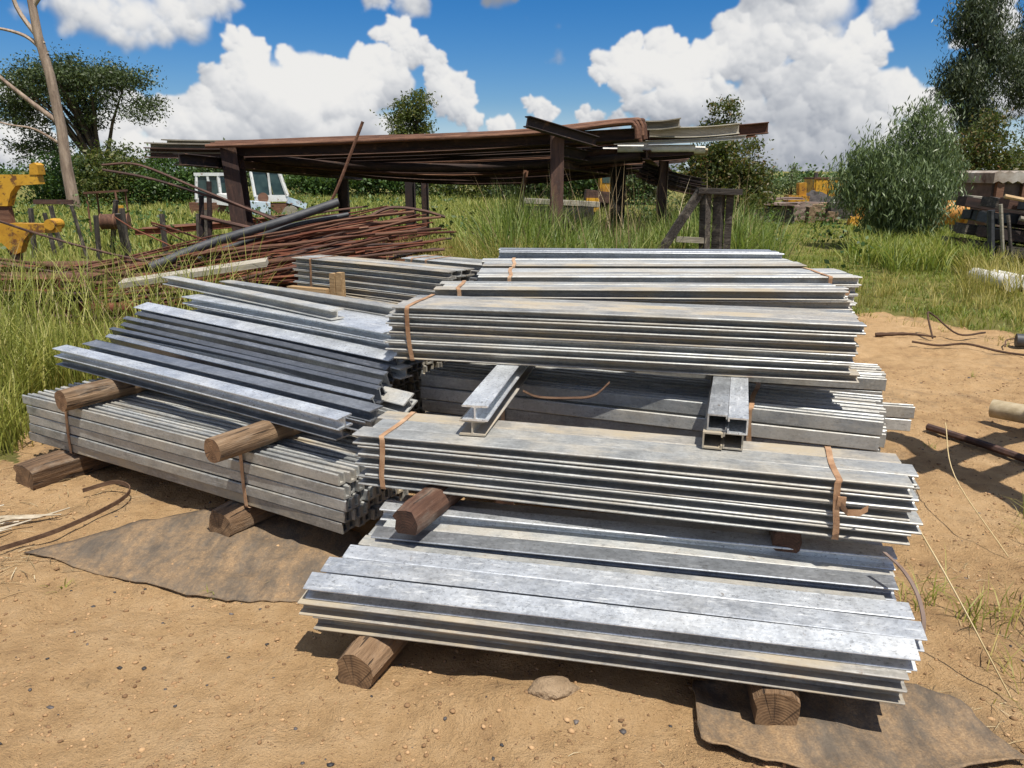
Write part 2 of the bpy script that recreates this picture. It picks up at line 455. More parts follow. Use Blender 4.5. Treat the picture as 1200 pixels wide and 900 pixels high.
ramp_mat('bark_dark', [(0.3, (0.035, 0.026, 0.02)), (0.55, (0.08, 0.06, 0.045)), (0.8, (0.15, 0.12, 0.09))], 3, (3, 3, 0.6), 0.9, 0, 0.8, 0.04)
ramp_mat('sheet_rusty', [(0.3, (0.10, 0.05, 0.03)), (0.5, (0.32, 0.27, 0.22)), (0.75, (0.52, 0.50, 0.46))], 2.5, (1, 1, 1), 0.7, 0, 0.3)
ramp_mat('steel_scrap', [(0.3, (0.08, 0.055, 0.045)), (0.55, (0.16, 0.11, 0.09)), (0.8, (0.27, 0.21, 0.17))], 3, (1, 1, 1), 0.8, 0, 0.4)
m, t, p = new_mat('glass_dark')
vv, _ = obj_vec(t)
t.put(p.inputs['Base Color'], t.ramp(t.noise(vv, 3, 4), [(0.3, (0.018, 0.035, 0.035)), (0.7, (0.05, 0.085, 0.08))]))
p.inputs['Roughness'].default_value = 0.18
MATS['glass_dark'] = m


def end_grain(name, c0, c1):
    m, t, p = new_mat(name)
    v, rnd = obj_vec(t)
    tcn = t.n.new('ShaderNodeTexCoord')
    sep = t.n.new('ShaderNodeSeparateXYZ')
    t.put(sep.inputs[0], tcn.outputs['Object'])
    rr = t.math('SQRT', t.math('ADD', t.math('POWER', sep.outputs[1], 2.0), t.math('POWER', sep.outputs[2], 2.0)))
    rr = t.math('ADD', rr, t.math('MULTIPLY', t.noise(v, 14, 3), 0.018))
    ring = t.math('SINE', t.math('MULTIPLY', rr, 620.0))
    ang = t.math('ARCTAN2', sep.outputs[1], sep.outputs[2])
    cr = t.n.new('ShaderNodeTexNoise')
    cr.noise_dimensions = '1D'
    t.put(cr.inputs['W'], t.math('MULTIPLY', ang, 1.0))
    cr.inputs['Scale'].default_value = 5.0
    cr.inputs['Detail'].default_value = 4.0
    crack = t.mr(cr.outputs[0], 0.60, 0.66)
    f = t.math('ADD', t.math('MULTIPLY', ring, 0.07), t.noise(v, 22, 4))
    col = t.ramp(f, [(0.3, c0), (0.75, c1)])
    col = t.mix(t.math('MULTIPLY', crack, 0.75), col, (0.03, 0.018, 0.01))
    t.put(p.inputs['Base Color'], col)
    p.inputs['Roughness'].default_value = 0.9
    t.put(p.inputs['Normal'], t.bump(t.math('SUBTRACT', f, crack), 0.6, 0.006))
    MATS[name] = m


end_grain('grain_round', (0.13, 0.07, 0.035), (0.32, 0.19, 0.10))
end_grain('grain_block', (0.10, 0.058, 0.03), (0.27, 0.165, 0.085))
end_grain('grain_red', (0.03, 0.014, 0.009), (0.085, 0.04, 0.024))


def leaf_mat(name, stops, rough=0.55, trans=0.25):
    m, t, p = new_mat(name)
    g = t.n.new('ShaderNodeNewGeometry')
    wp = t.noise(g.outputs['Position'], 0.9, 2)
    f = t.math('ADD', t.math('MULTIPLY', g.outputs['Random Per Island'], 0.75), t.math('MULTIPLY', t.math('SUBTRACT', wp, 0.4), 0.7))
    col = t.ramp(f, stops)
    t.put(p.inputs['Base Color'], col)
    p.inputs['Roughness'].default_value = rough
    tr = t.n.new('ShaderNodeBsdfTranslucent')
    t.put(tr.inputs[0], t.mix(0.5, col, (0.16, 0.22, 0.02), 'ADD'))
    mx = t.n.new('ShaderNodeMixShader')
    mx.inputs[0].default_value = trans
    t.l.new(p.outputs[0], mx.inputs[1])
    t.l.new(tr.outputs[0], mx.inputs[2])
    t.l.new(mx.outputs[0], t.n['Material Output'].inputs[0])
    MATS[name] = m


leaf_mat('leaf_dark', [(0.1, (0.022, 0.036, 0.012)), (0.5, (0.048, 0.075, 0.022)), (0.9, (0.10, 0.135, 0.042))], trans=0.12)
leaf_mat('leaf_bush', [(0.1, (0.020, 0.048, 0.010)), (0.5, (0.045, 0.10, 0.018)), (0.9, (0.10, 0.17, 0.035))])
leaf_mat('leaf_willow', [(0.1, (0.060, 0.090, 0.038)), (0.5, (0.125, 0.175, 0.072)), (0.9, (0.22, 0.28, 0.12))], rough=0.45)
leaf_mat('leaf_euc', [(0.1, (0.026, 0.042, 0.022)), (0.5, (0.058, 0.082, 0.042)), (0.9, (0.12, 0.145, 0.075))], rough=0.45, trans=0.12)
leaf_mat('leaf_autumn', [(0.1, (0.035, 0.060, 0.012)), (0.5, (0.075, 0.098, 0.018)), (0.78, (0.13, 0.095, 0.022)), (0.97, (0.19, 0.080, 0.03))])
leaf_mat('leaf_olive', [(0.1, (0.035, 0.055, 0.012)), (0.5, (0.075, 0.105, 0.02)), (0.85, (0.15, 0.14, 0.03))])
leaf_mat('grass_fresh', [(0.0, (0.11, 0.14, 0.024)), (0.35, (0.25, 0.275, 0.05)), (0.68, (0.34, 0.335, 0.08)), (0.88, (0.46, 0.41, 0.15)), (1.0, (0.56, 0.46, 0.23))], trans=0.35)
leaf_mat('grass_field', [(0.0, (0.12, 0.165, 0.03)), (0.4, (0.25, 0.285, 0.058)), (0.75, (0.38, 0.365, 0.10)), (1.0, (0.50, 0.42, 0.18))], trans=0.35)
leaf_mat('grass_dry', [(0.0, (0.15, 0.16, 0.03)), (0.35, (0.29, 0.26, 0.06)), (0.7, (0.44, 0.36, 0.11)), (1.0, (0.54, 0.43, 0.19))], trans=0.35)
leaf_mat('grass_lawn', [(0.0, (0.09, 0.14, 0.022)), (0.4, (0.18, 0.23, 0.035)), (0.75, (0.29, 0.30, 0.06)), (1.0, (0.40, 0.33, 0.11))], trans=0.35)
leaf_mat('grass_reed', [(0.0, (0.07, 0.12, 0.024)), (0.4, (0.16, 0.225, 0.045)), (0.75, (0.29, 0.33, 0.09)), (1.0, (0.46, 0.41, 0.20))], trans=0.35)


# ------------------------------------------------------------------ object helpers
def np_mesh(name, verts, faces, mat=None, smooth=False):
    """verts (n,3); faces list of index arrays, each (k, m)"""
    me = bpy.data.meshes.new(name)
    verts = np.asarray(verts, dtype=np.float32)
    if not isinstance(faces, list):
        faces = [faces]
    faces = [np.asarray(f, dtype=np.int32) for f in faces if len(f)]
    nl = sum(f.size for f in faces)
    npol = sum(f.shape[0] for f in faces)
    me.vertices.add(len(verts))
    me.vertices.foreach_set('co', verts.ravel())
    me.loops.add(nl)
    me.loops.foreach_set('vertex_index', np.concatenate([f.ravel() for f in faces]))
    me.polygons.add(npol)
    tot = np.concatenate([np.full(f.shape[0], f.shape[1], dtype=np.int32) for f in faces])
    st = np.concatenate([[0], np.cumsum(tot)[:-1]]).astype(np.int32)
    me.polygons.foreach_set('loop_start', st)
    me.polygons.foreach_set('loop_total', tot)
    if smooth:
        me.polygons.foreach_set('use_smooth', np.ones(npol, dtype=bool))
    me.update(calc_edges=True)
    if mat:
        me.materials.append(MATS[mat])
    return me


def link(name, me, parent=None, loc=(0, 0, 0), rot=(0, 0, 0)):
    o = bpy.data.objects.new(name, me)
    COL.objects.link(o)
    o.location = loc
    o.rotation_euler = rot
    if parent:
        o.parent = parent
    return o


def tag(o, label=None, cat=None, group=None, kind=None):
    if label:
        o['label'] = label
    if cat:
        o['category'] = cat
    if group:
        o['group'] = group
    if kind:
        o['kind'] = kind
    return o


def empty(name, loc, rot=(0, 0, 0), **k):
    o = link(name, None, None, loc, rot)
    o.empty_display_size = 0.1
    return tag(o, **k)


class MB:
    """collects shapes into one mesh with material slots"""
    def __init__(self):
        self.v = []
        self.f = []
        self.m = []

    def add(self, vs, fs, mi=0):
        b = len(self.v)
        self.v += [tuple(x) for x in vs]
        self.f += [tuple(b + i for i in f) for f in fs]
        self.m += [mi] * len(fs)

    def box(self, c, s, rot=(0, 0, 0), mi=0, taper=1.0):
        q = Euler(rot).to_matrix()
        vs = []
        for z in (-.5, .5):
            k = taper if z > 0 else 1.0
            for x, y in ((-.5, -.5), (.5, -.5), (.5, .5), (-.5, .5)):
                vs.append(Vector(c) + q @ Vector((x * s[0] * k, y * s[1] * k, z * s[2])))
        self.add(vs, [(0, 3, 2, 1), (4, 5, 6, 7), (0, 1, 5, 4), (1, 2, 6, 5), (2, 3, 7, 6), (3, 0, 4, 7)], mi)

    def tube(self, pts, rad, n=8, mi=0, cap=True, cap_mi=None, squash=None):
        pts = [Vector(p) for p in pts]
        if not hasattr(rad, '__len__'):
            rad = [rad] * len(pts)
        rings = []
        ref = None
        for i, p in enumerate(pts):
            a = pts[max(i - 1, 0)]
            b = pts[min(i + 1, len(pts) - 1)]
            d = (b - a).normalized()
            if ref is None:
                ref = Vector((0, 0, 1)) if abs(d.z) < 0.9 else Vector((1, 0, 0))
            u = d.cross(ref).normalized()
            w = u.cross(d).normalized()
            ref = w
            rings.append([p + (u * math.cos(2 * PI * k / n) + w * math.sin(2 * PI * k / n)) * rad[i] for k in range(n)])
        vs = [v for r in rings for v in r]
        fs = []
        for i in range(len(pts) - 1):
            for k in range(n):
                k2 = (k + 1) % n
                fs.append((i * n + k, i * n + k2, (i + 1) * n + k2, (i + 1) * n + k))
        self.add(vs, fs, mi)
        if cap:
            b = len(self.v) - len(vs)
            self.f += [tuple(b + k for k in range(n))[::-1], tuple(b + (len(pts) - 1) * n + k for k in range(n))]
            self.m += [mi if cap_mi is None else cap_mi] * 2

    def prism(self, prof, x0, x1, mi=0, cap_mi=None, bend=None, nseg=1):
        """profile in (y, z) run along x"""
        n = len(prof)
        vs = []
        for i in range(nseg + 1):
            tt = i / nseg
            x = x0 + (x1 - x0) * tt
            dy = dz = 0
            if bend:
                dy = bend[0] * math.sin(PI * tt)
                dz = bend[1] * math.sin(PI * tt)
            vs += [(x, y + dy, z + dz) for y, z in prof]
        fs = []
        for i in range(nseg):
            for k in range(n):
                k2 = (k + 1) % n
                fs.append((i * n + k, (i + 1) * n + k, (i + 1) * n + k2, i * n + k2))
        self.add(vs, fs, mi)
        b = len(self.v) - len(vs)
        self.f += [tuple(b + k for k in range(n)), tuple(b + nseg * n + k for k in range(n))[::-1]]
        self.m += [mi if cap_mi is None else cap_mi] * 2

    def mesh(self, name, mats, smooth=False):
        me = bpy.data.meshes.new(name)
        me.from_pydata([tuple(v) for v in self.v], [], self.f)
        for k in (mats if isinstance(mats, (list, tuple)) else [mats]):
            me.materials.append(MATS[k])
        me.polygons.foreach_set('material_index', self.m)
        if smooth:
            me.polygons.foreach_set('use_smooth', [True] * len(self.f))
        bm = bmesh.new()
        bm.from_mesh(me)
        bmesh.ops.recalc_face_normals(bm, faces=bm.faces)
        bm.to_mesh(me)
        bm.free()
        me.update()
        return me


def smooth_by_angle(me, ang=40):
    me.polygons.foreach_set('use_smooth', [True] * len(me.polygons))
    try:
        me.set_sharp_from_angle(angle=R(ang))
    except Exception:
        pass
    return me


# value noise for terrain and shapes
_perm = rng.random((256, 256))


def vnoise(x, y, s=1.0):
    x = np.asarray(x) * s
    y = np.asarray(y) * s
    xi = np.floor(x).astype(int)
    yi = np.floor(y).astype(int)
    fx = x - xi
    fy = y - yi
    fx = fx * fx * (3 - 2 * fx)
    fy = fy * fy * (3 - 2 * fy)
    a = _perm[xi % 256, yi % 256]
    b = _perm[(xi + 1) % 256, yi % 256]
    c = _perm[xi % 256, (yi + 1) % 256]
    d = _perm[(xi + 1) % 256, (yi + 1) % 256]
    return (a * (1 - fx) + b * fx) * (1 - fy) + (c * (1 - fx) + d * fx) * fy - 0.5


def ground_z(x, y):
    x = np.asarray(x, dtype=float)
    y = np.asarray(y, dtype=float)
    near = np.clip((11 - y) / 3, 0, 1)
    z = 0.035 * vnoise(x + 9, y + 5, 1.3) + 0.034 * vnoise(x + 3, y, 3.3)
    z = z + near * (0.022 * vnoise(x, y + 7, 8.0) + 0.009 * vnoise(x + 1, y, 21.0) + 0.005 * vnoise(x, y + 2, 47.0))
    z = z + near * 0.016 * np.maximum(0, vnoise(x * 1.0 + 40, y * 1.6 + 11, 4.5) - 0.16) * -3.0
    # soil pushed up in front of the lowest pile, a low bank under the left grass
    z = z + 0.05 * np.exp(-(((x - 0.05) / 0.35) ** 2 + ((y - 2.10) / 0.10) ** 2))
    z = z + 0.10 * np.exp(-(((x + 4.6) / 1.2) ** 2 + ((y - 6.0) / 1.6) ** 2))
    z = z + 0.10 * vnoise(x, y, 0.12) * np.clip((y - 8) / 10, 0, 1)
    return z


def gz(x, y):
    return float(ground_z(x, y))


def in_poly(x, y, poly):
    x = np.asarray(x)
    y = np.asarray(y)
    ins = np.zeros(x.shape, bool)
    n = len(poly)
    for i in range(n):
        x1, y1 = poly[i]
        x2, y2 = poly[(i + 1) % n]
        c = ((y1 > y) != (y2 > y)) & (x < (x2 - x1) * (y - y1) / (y2 - y1 + 1e-12) + x1)
        ins ^= c
    return ins


# bare sand of the yard; everything outside it is grown over
SAND = [(-3.45, 5.3), (-3.0, 4.3), (-3.6, 3.6), (-9, 1), (-9, -6), (9, -6), (9, 3), (5.6, 6.6), (5.3, 8.2), (4.7, 9.2), (3.6, 9.9), (2.4, 8.6),
        (2.0, 6.4), (-0.5, 7.2), (-2.4, 7.0), (-3.0, 6.0)]


def grass_mask(x, y):
    """1 where grass grows"""
    xx = x + 0.8 * vnoise(x, y, 0.9) + 0.35 * vnoise(x + 4, y, 2.6)
    yy = y + 0.8 * vnoise(x + 7, y + 3, 0.9) + 0.35 * vnoise(x, y + 8, 2.6)
    return (~in_poly(xx, yy, SAND)).astype(float)


def axis_pts(lo, hi, step, far_lo, far_hi, k=1.13):
    a = list(np.arange(lo, hi + 1e-6, step))
    s = step
    x = hi
    while x < far_hi:
        s *= k
        x += s
        a.append(x)
    s = step
    x = lo
    while x > far_lo:
        s *= k
        x -= s
        a.insert(0, x)
    return np.array(a)


xs = axis_pts(-4.4, 4.8, 0.027, -900, 900)
ys = axis_pts(1.2, 7.2, 0.027, -300, 1400)
GX, GY = np.meshgrid(xs, ys)
GZ = ground_z(GX, GY)
nx, ny = len(xs), len(ys)
idx = np.arange(nx * ny).reshape(ny, nx)
quads = np.stack([idx[:-1, :-1], idx[:-1, 1:], idx[1:, 1:], idx[1:, :-1]], -1).reshape(-1, 4)
gme = np_mesh('ground', np.stack([GX, GY, GZ], -1).reshape(-1, 3), quads, smooth=True)
at = gme.attributes.new('grown', 'FLOAT', 'POINT')
gm = grass_mask(GX, GY)
at.data.foreach_set('value', gm.ravel().astype(np.float32))

m, t, p = new_mat('sand')
pos = world_vec(t)
an = t.n.new('ShaderNodeAttribute')
an.attribute_name = 'grown'
n_big = t.noise(pos, 1.3, 5, 0.6)
n_mid = t.noise(pos, 9.0, 6, 0.65)
n_fin = t.noise(pos, 140.0, 4, 0.7)
n_grit = t.noise(pos, 420.0, 2, 0.6)
col = t.ramp(t.math('ADD', t.math('MULTIPLY', n_big, 0.5), t.math('MULTIPLY', n_mid, 0.5)),
             [(0.30, (0.31, 0.185, 0.090)), (0.48, (0.535, 0.345, 0.172)), (0.70, (0.68, 0.47, 0.262))])
gr = t.math('ADD', t.math('MULTIPLY', n_fin, 0.7), t.math('MULTIPLY', n_grit, 0.3))
col = t.mix(t.mr(gr, 0.42, 0.28, 0, 0.8), col, (0.17, 0.095, 0.045))
col = t.mix(t.mr(gr, 0.57, 0.70, 0, 0.7), col, (0.70, 0.52, 0.33))
spk = t.vor(pos, 75.0)
col = t.mix(t.math('MULTIPLY', t.mr(spk, 0.16, 0.10), t.mr(t.noise(pos, 22, 3), 0.50, 0.60)), col, (0.085, 0.062, 0.045))
grey = t.mr(t.noise(pos, 2.2, 6, 0.7), 0.54, 0.70, 0, 0.62, smooth=True)
col = t.mix(grey, col, (0.285, 0.205, 0.125))
soil = t.ramp(t.noise(pos, 2.5, 5, 0.6), [(0.3, (0.11, 0.105, 0.032)), (0.55, (0.19, 0.18, 0.05)), (0.8, (0.30, 0.24, 0.09))])
gk = t.mr(t.math('ADD', an.outputs['Fac'], t.math('MULTIPLY', t.math('SUBTRACT', n_mid, 0.5), 0.9)), 0.35, 0.75, smooth=True)
col = t.mix(gk, col, soil)
t.put(p.inputs['Base Color'], col)
p.inputs['Roughness'].default_value = 0.95
p.inputs['Specular IOR Level'].default_value = 0.2
n_crumb = t.noise(pos, 46.0, 5, 0.75)
hh = t.math('ADD', t.math('MULTIPLY', n_mid, 0.9), t.math('ADD', t.math('MULTIPLY', n_fin, 0.40), t.math('MULTIPLY', n_crumb, 0.62)))
t.put(p.inputs['Normal'], t.bump(hh, 1.0, 0.040))
MATS['sand'] = m
gme.materials.append(m)
g = link('ground', gme)
tag(g, 'orange brown sandy yard giving way to grassy field', kind='structure')


# ------------------------------------------------------------------ steel sections
def i_profile(b, h, tf=0.0075, tw=0.006):
    """I section centred on (0, h/2); flanges horizontal, tips rounded off"""
    e = tf * 0.35
    B = b / 2
    w = tw / 2
    pr = []
    # bottom flange, then up the right web, top flange, down the left
    pr += [(-B, e), (-B + e, 0), (B - e, 0), (B, e), (B, tf - e), (B - e, tf), (w + 0.004, tf + 0.001), (w, tf + 0.005)]
    pr += [(w, h - tf - 0.005), (w + 0.004, h - tf - 0.001), (B - e, h - tf), (B, h - tf + e), (B, h - e), (B - e, h), (-B + e, h), (-B, h - e)]
    pr += [(-B, h - tf + e), (-B + e, h - tf), (-w - 0.004, h - tf - 0.001), (-w, h - tf - 0.005), (-w, tf + 0.005), (-w - 0.004, tf + 0.001), (-B + e, tf), (-B, tf - e)]
    return pr


def channel_profile(b, h, t=0.006, lip=0.016):
    """lipped channel, web on the right (+y), open to the left with turned lips"""
    B = b / 2
    o = [(B, 0), (B, h), (-B, h), (-B, h - lip), (-B + t, h - lip), (-B + t, h - t), (B - t, h - t), (B - t, t), (-B + t, t), (-B + t, lip), (-B, lip), (-B, 0)]
    return o


def u_profile(w, d, tf, floor=0.010):
    """channel opening upwards: two thick upright flanges, floor at the bottom"""
    W = w / 2
    e = tf * 0.3
    return [(-W + e, 0), (W - e, 0), (W, e), (W, d - e), (W - e, d), (W - tf + e, d), (W - tf, d - e), (W - tf, floor), (-W + tf, floor), (-W + tf, d - e), (-W + tf - e, d), (-W + e, d), (-W, d - e), (-W, e)]


_beam_cache = {}


def beam_mesh(b, h, L, mat, var=0, tf=0.0075):
    key = (round(b, 4), round(h, 4), round(L, 3), mat, var, tf)
    if key not in _beam_cache:
        mb = MB()
        r = random.Random(hash(key) % 9999)
        bend = (r.uniform(-.007, .007), r.uniform(-.002, .003))
        mb.prism(u_profile(h, b, 0.0115) if tf < 0 else i_profile(b, h, tf), 0, L, bend=bend, nseg=6)
        _beam_cache[key] = mb.mesh('steel_section', mat)
    return _beam_cache[key]


def strap_loop(name, parent, u, y0, z0, y1, z1, w=0.021, slack=0.004, th=0.0022, mat='rust_strap', lean=0.0, buckle=False):
    """a steel band round the bundle's cross-section at length u"""
    y0 -= slack
    y1 += slack
    z0 -= slack
    z1 += slack
    rr = 0.012
    loop = []
    for (cy, cz, a0) in ((y0 + rr, z0 + rr, 180), (y1 - rr, z0 + rr, 270), (y1 - rr, z1 - rr, 0), (y0 + rr, z1 - rr, 90)):
        for k in range(4):
            a = R(a0 + 30 * k)
            loop.append((cy + rr * math.cos(a), cz + rr * math.sin(a)))
    # extra points along the sides so the band can wander a little
    full = []
    for i in range(len(loop)):
        a, b2 = loop[i], loop[(i + 1) % len(loop)]
        full.append(a)
        d = math.dist(a, b2)
        for k in range(1, int(d / 0.06) + 1):
            q = k / (int(d / 0.06) + 1)
            full.append((a[0] + (b2[0] - a[0]) * q, a[1] + (b2[1] - a[1]) * q))
    r = random.Random(int(u * 1000) + 3)
    mb = MB()
    n = len(full)
    cy, cz = (y0 + y1) / 2, (z0 + z1) / 2
    vs = []
    for i, (y, z) in enumerate(full):
        uu = u + lean * (z - z0) + 0.004 * math.sin(i * 0.9 + u * 9)
        d = Vector((y - cy, z - cz)).normalized()
        for s, o in ((-.5, 0), (.5, 0), (.5, th), (-.5, th)):
            vs.append((uu + s * w, y + d.x * o, z + d.y * o))
    fs = []
    for i in range(n):
        j = (i + 1) % n
        for k in range(4):
            k2 = (k + 1) % 4
            fs.append((i * 4 + k, i * 4 + k2, j * 4 + k2, j * 4 + k))
    mb.add(vs, fs)
    o = link(name, mb.mesh(name, mat), parent)
    if buckle:
        kb = MB()
        kb.box((u + 0.003, y0 - 0.004, z1 - 0.075), (w + 0.006, 0.006, 0.034))
        # tail end of the band springing away from the seal
        pts = [(u + 0.0, y0 - 0.012, z1 - 0.085), (u + 0.02, y0 - 0.035, z1 - 0.10), (u + 0.06, y0 - 0.03, z1 - 0.098), (u + 0.085, y0 - 0.016, z1 - 0.085)]
        vs = []
        for q in pts:
            vs += [(q[0], q[1], q[2] - 0.012), (q[0], q[1], q[2] + 0.012)]
        kb.add(vs, [(0, 2, 3, 1), (2, 4, 5, 3), (4, 6, 7, 5)])
        link('buckle', kb.mesh('buckle', mat), o)
    return o


def bundle(label, origin, ang, L, kind, ncol, nrow, b, h, mat, jit=0.018, straps=(), tilt=0.0, seed=1, mats2=None, tf=0.0075, dxfun=None, skip=None, buckles=(), cat='bundle', group='strapped bundles of galvanised steel sections', droop=0.0):
    """kind 'flat': flanges lie level; 'edge': flanges stand upright"""
    e = empty('steel_bundle', origin, (0, R(tilt), R(ang)), label=label, cat=cat, group=group)
    r = random.Random(seed)
    cw, ch = (b, h) if kind == 'flat' else (h, b)
    for j in range(nrow):
        for i in range(ncol):
            if skip and skip(i, j):
                continue
            outer = i in (0, ncol - 1) or j in (0, nrow - 1)
            mt = mat
            if mats2 and r.random() < mats2[1]:
                mt = mats2[0]
            me = beam_mesh(b - (0.0060 if kind == 'flat' else 0.0045), h - 0.0008, L, mt, r.randrange(3), tf if kind == 'flat' else -1)
            dx = r.uniform(-jit, jit)
            if dxfun:
                dx += dxfun(i, j)
            if kind == 'flat':
                y = (i + 0.5) * b + r.uniform(-.0026, .0026)
                z = j * h + (r.uniform(.0004, .0032) if j == nrow - 1 else 0.0004)
                o = link('steel_section', me, e, (dx, y, z), (r.uniform(-.03, .03) if j == nrow - 1 else r.uniform(-.005, .005), 0, r.uniform(-.0012, .0012)))
            else:
                y = i * h + h / 2
                z = j * b
                o = link('steel_section', me, e, (dx, y, z + 0.002 + r.uniform(-.0012, .0012)), (0, 0, r.uniform(-.001, .001)))
    for k, u in enumerate(straps):
        strap_loop('strap', e, u, 0, 0, ncol * cw, nrow * ch, lean=r.uniform(-.08, .08), buckle=k in buckles)
    return e


bundle('strapped bundle of upright sections on ground timbers, farthest left and carrying two round logs',
       (-2.79, 4.24, 0.135), -30.3, 2.40, 'edge', 10, 5, 0.056, 0.045, 'galv_grey', straps=(0.40, 1.80), seed=3, mats2=('galv_dusty', 0.25), jit=0.022)
bundle('strapped flat bundle in the middle foreground with two steel pairs lying across its top',
       (-0.61, 2.875, 0.435), -15.1, 2.02, 'flat', 3, 5, 0.112, 0.0425, 'galv_grey', straps=(0.10, 1.78), seed=5, mats2=('galv_dusty', 0.35), jit=0.028, buckles=(1,), tf=0.0085)
bundle('bundle of upright sections in shade directly under the big top bundle',
       (-0.454, 3.786, 0.13), -21.4, 2.13, 'edge', 8, 8, 0.066, 0.055, 'galv_grey', straps=(0.45, 1.62), seed=7, jit=0.022)
bundle('low bundle mostly hidden behind the shaded one, two pieces sticking out to the right',
       (-0.20, 4.26, 0.13), -15.5, 2.13, 'edge', 6, 8, 0.066, 0.055, 'galv_grey', straps=(0.5,), seed=8,
       dxfun=lambda i, j: 0.14 if (i == 0 and j in (4, 5)) else 0)
bundle('wide base bundle at the back carrying the rear bundles',
       (-0.10, 4.74, 0.13), -12, 2.08, 'edge', 11, 5, 0.106, 0.10, 'galv_grey', seed=9)
bundle('topmost big bundle at the front, one rusty strap near its left end',
       (-0.585, 3.58, 0.786), -12.6, 2.07, 'flat', 4, 6, 0.10, 0.0415, 'galv_dusty', straps=(0.115,), seed=11, mats2=('galv_grey', 0.4), jit=0.030, tf=0.0085)
bundle('second bundle from the front of the top row, just behind the biggest one',
       (-0.39, 4.02, 0.705), -2.5, 2.13, 'flat', 3, 7, 0.10, 0.050, 'galv_grey', straps=(0.13,), seed=13, mats2=('galv_dusty', 0.3), jit=0.025)
bundle('third bundle from the front of the top row, strap tail at right end',
       (-0.20, 4.38, 0.71), -0.5, 2.17, 'flat', 4, 7, 0.105, 0.0515, 'galv_grey', straps=(0.16, 2.02), seed=15, mats2=('galv_dusty', 0.25), buckles=(1,))
bundle('fourth bundle from the front of the top row, set back and shorter',
       (-0.18, 4.86, 0.71), 0, 2.03, 'flat', 4, 7, 0.105, 0.0525, 'galv_grey', straps=(0.18,), seed=17, mats2=('galv_dusty', 0.35))
bundle('rearmost thin bundle along the top of the stack with pale blue flanges',
       (-0.10, 5.36, 0.71), -4, 1.92, 'flat', 3, 7, 0.11, 0.057, 'galv_blue', seed=19)
bundle('low bundle behind the log carrying one, buried under loose beams',
       (-2.50, 4.78, 0.12), -34, 1.88, 'edge', 14, 9, 0.0595, 0.055, 'galv_grey', seed=21)
bundle('short flat bundle of pale blue wide flanges behind the loose dark beams',
       (-2.13, 4.98, 0.662), -38, 1.90, 'flat', 3, 4, 0.150, 0.050, 'galv_bright', seed=23, jit=0.03)
bundle('low wide bundle at the back left, under the pale wood block',
       (-2.10, 5.90, 0.12), -42, 1.86, 'edge', 17, 9, 0.0645, 0.060, 'galv_dusty', seed=25)
bundle('strapped bundle at the back left lying behind a pale wood block',
       (-1.83, 6.47, 0.704), -35, 1.68, 'flat', 3, 5, 0.10, 0.050, 'galv_dusty', straps=(0.22,), seed=27, mats2=('galv_grey', 0.5))
bundle('farthest bundle at the back, only its top and one strap showing',
       (-1.00, 6.95, 0.12), -35, 1.55, 'flat', 3, 13, 0.11, 0.060, 'galv_grey', straps=(0.10, 0.35), seed=29)


# ---- loose sections
def loose(label, P, Q, b, h, mat, roll=0, group=None, name='steel_beam', mesh=None, cat='steel beam'):
    """P, Q: ends of the bottom centre line"""
    P = Vector(P)
    Q = Vector(Q)
    d = Q - P
    L = d.length
    me = mesh or beam_mesh(b, h, L, mat, random.randrange(4))
    yaw = math.atan2(d.y, d.x)
    pit = -math.asin(d.z / L)
    M = Matrix.Rotation(yaw, 4, 'Z') @ Matrix.Rotation(pit, 4, 'Y') @ Matrix.Rotation(R(roll), 4, 'X')
    o = link(name, me, None, P, M.to_euler())
    tag(o, label, cat, group)
    return o


# frontmost pile: local frame along its front edge
AO = Vector((-0.70, 2.325, 0.0))
AU = Vector((math.cos(R(-12)), math.sin(R(-12)), 0))
AV = Vector((math.sin(R(12)), math.cos(R(12)), 0))
A_H = 0.052
GA = 'loose sections of the frontmost pile'
# (v, w, roll, left shift, right shift, material, label)
A_LIST = []
for lay in range(2):
    for q in range(8):
        A_LIST.append((0.046 + 0.087 * q, 0.135 + 0.0535 * lay, (5 if lay else 0) if q == 0 else 0, (-0.03 if lay else 0.02) if q == 0 else random.uniform(0, .04), random.uniform(-.02, .03), 'galv_dusty' if q == 0 else 'galv_grey',
                       ('bottom front section of the frontmost pile, resting on timber ends', 'second section from the ground along the front edge of the frontmost pile')[lay] if q == 0 else None))
A_LIST += [
 (0.062, 0.250, 16, -0.01, 0.02, 'galv_bright', 'bright tilted section at the top front edge of the frontmost pile'),
 (0.154, 0.262, 11, 0.01, 0.06, 'galv_bright', 'second bright section back on top of the frontmost pile, longest to the right'),
 (0.246, 0.268, 8, 0.05, 0.05, 'galv_bright', 'third bright section back on top of the frontmost pile, white streaked at right'),
 (0.335, 0.243, -3, 0.10, 0.00, 'galv_grey', 'low section in the dark gap across the top of the frontmost pile'),
 (0.425, 0.262, 7, 0.085, 0.05, 'galv_blue', 'blue grey section just behind the dark gap on the frontmost pile'),
 (0.515, 0.262, 4, 0.10, 0.06, 'galv_grey', 'dull flat section behind the blue grey one on the frontmost pile'),
 (0.603, 0.243, 0, 0.09, 0.05, 'galv_grey', None), (0.690, 0.243, 0, 0.06, 0.05, 'galv_grey', None),
 (0.560, 0.312, 5, 0.07, 0.07, 'galv_bright', 'raised pale section under the dark red timber end'),
 (0.650, 0.300, 3, 0.12, 0.05, 'galv_blue', 'section on the frontmost pile in shade under the strapped middle bundle'),
]
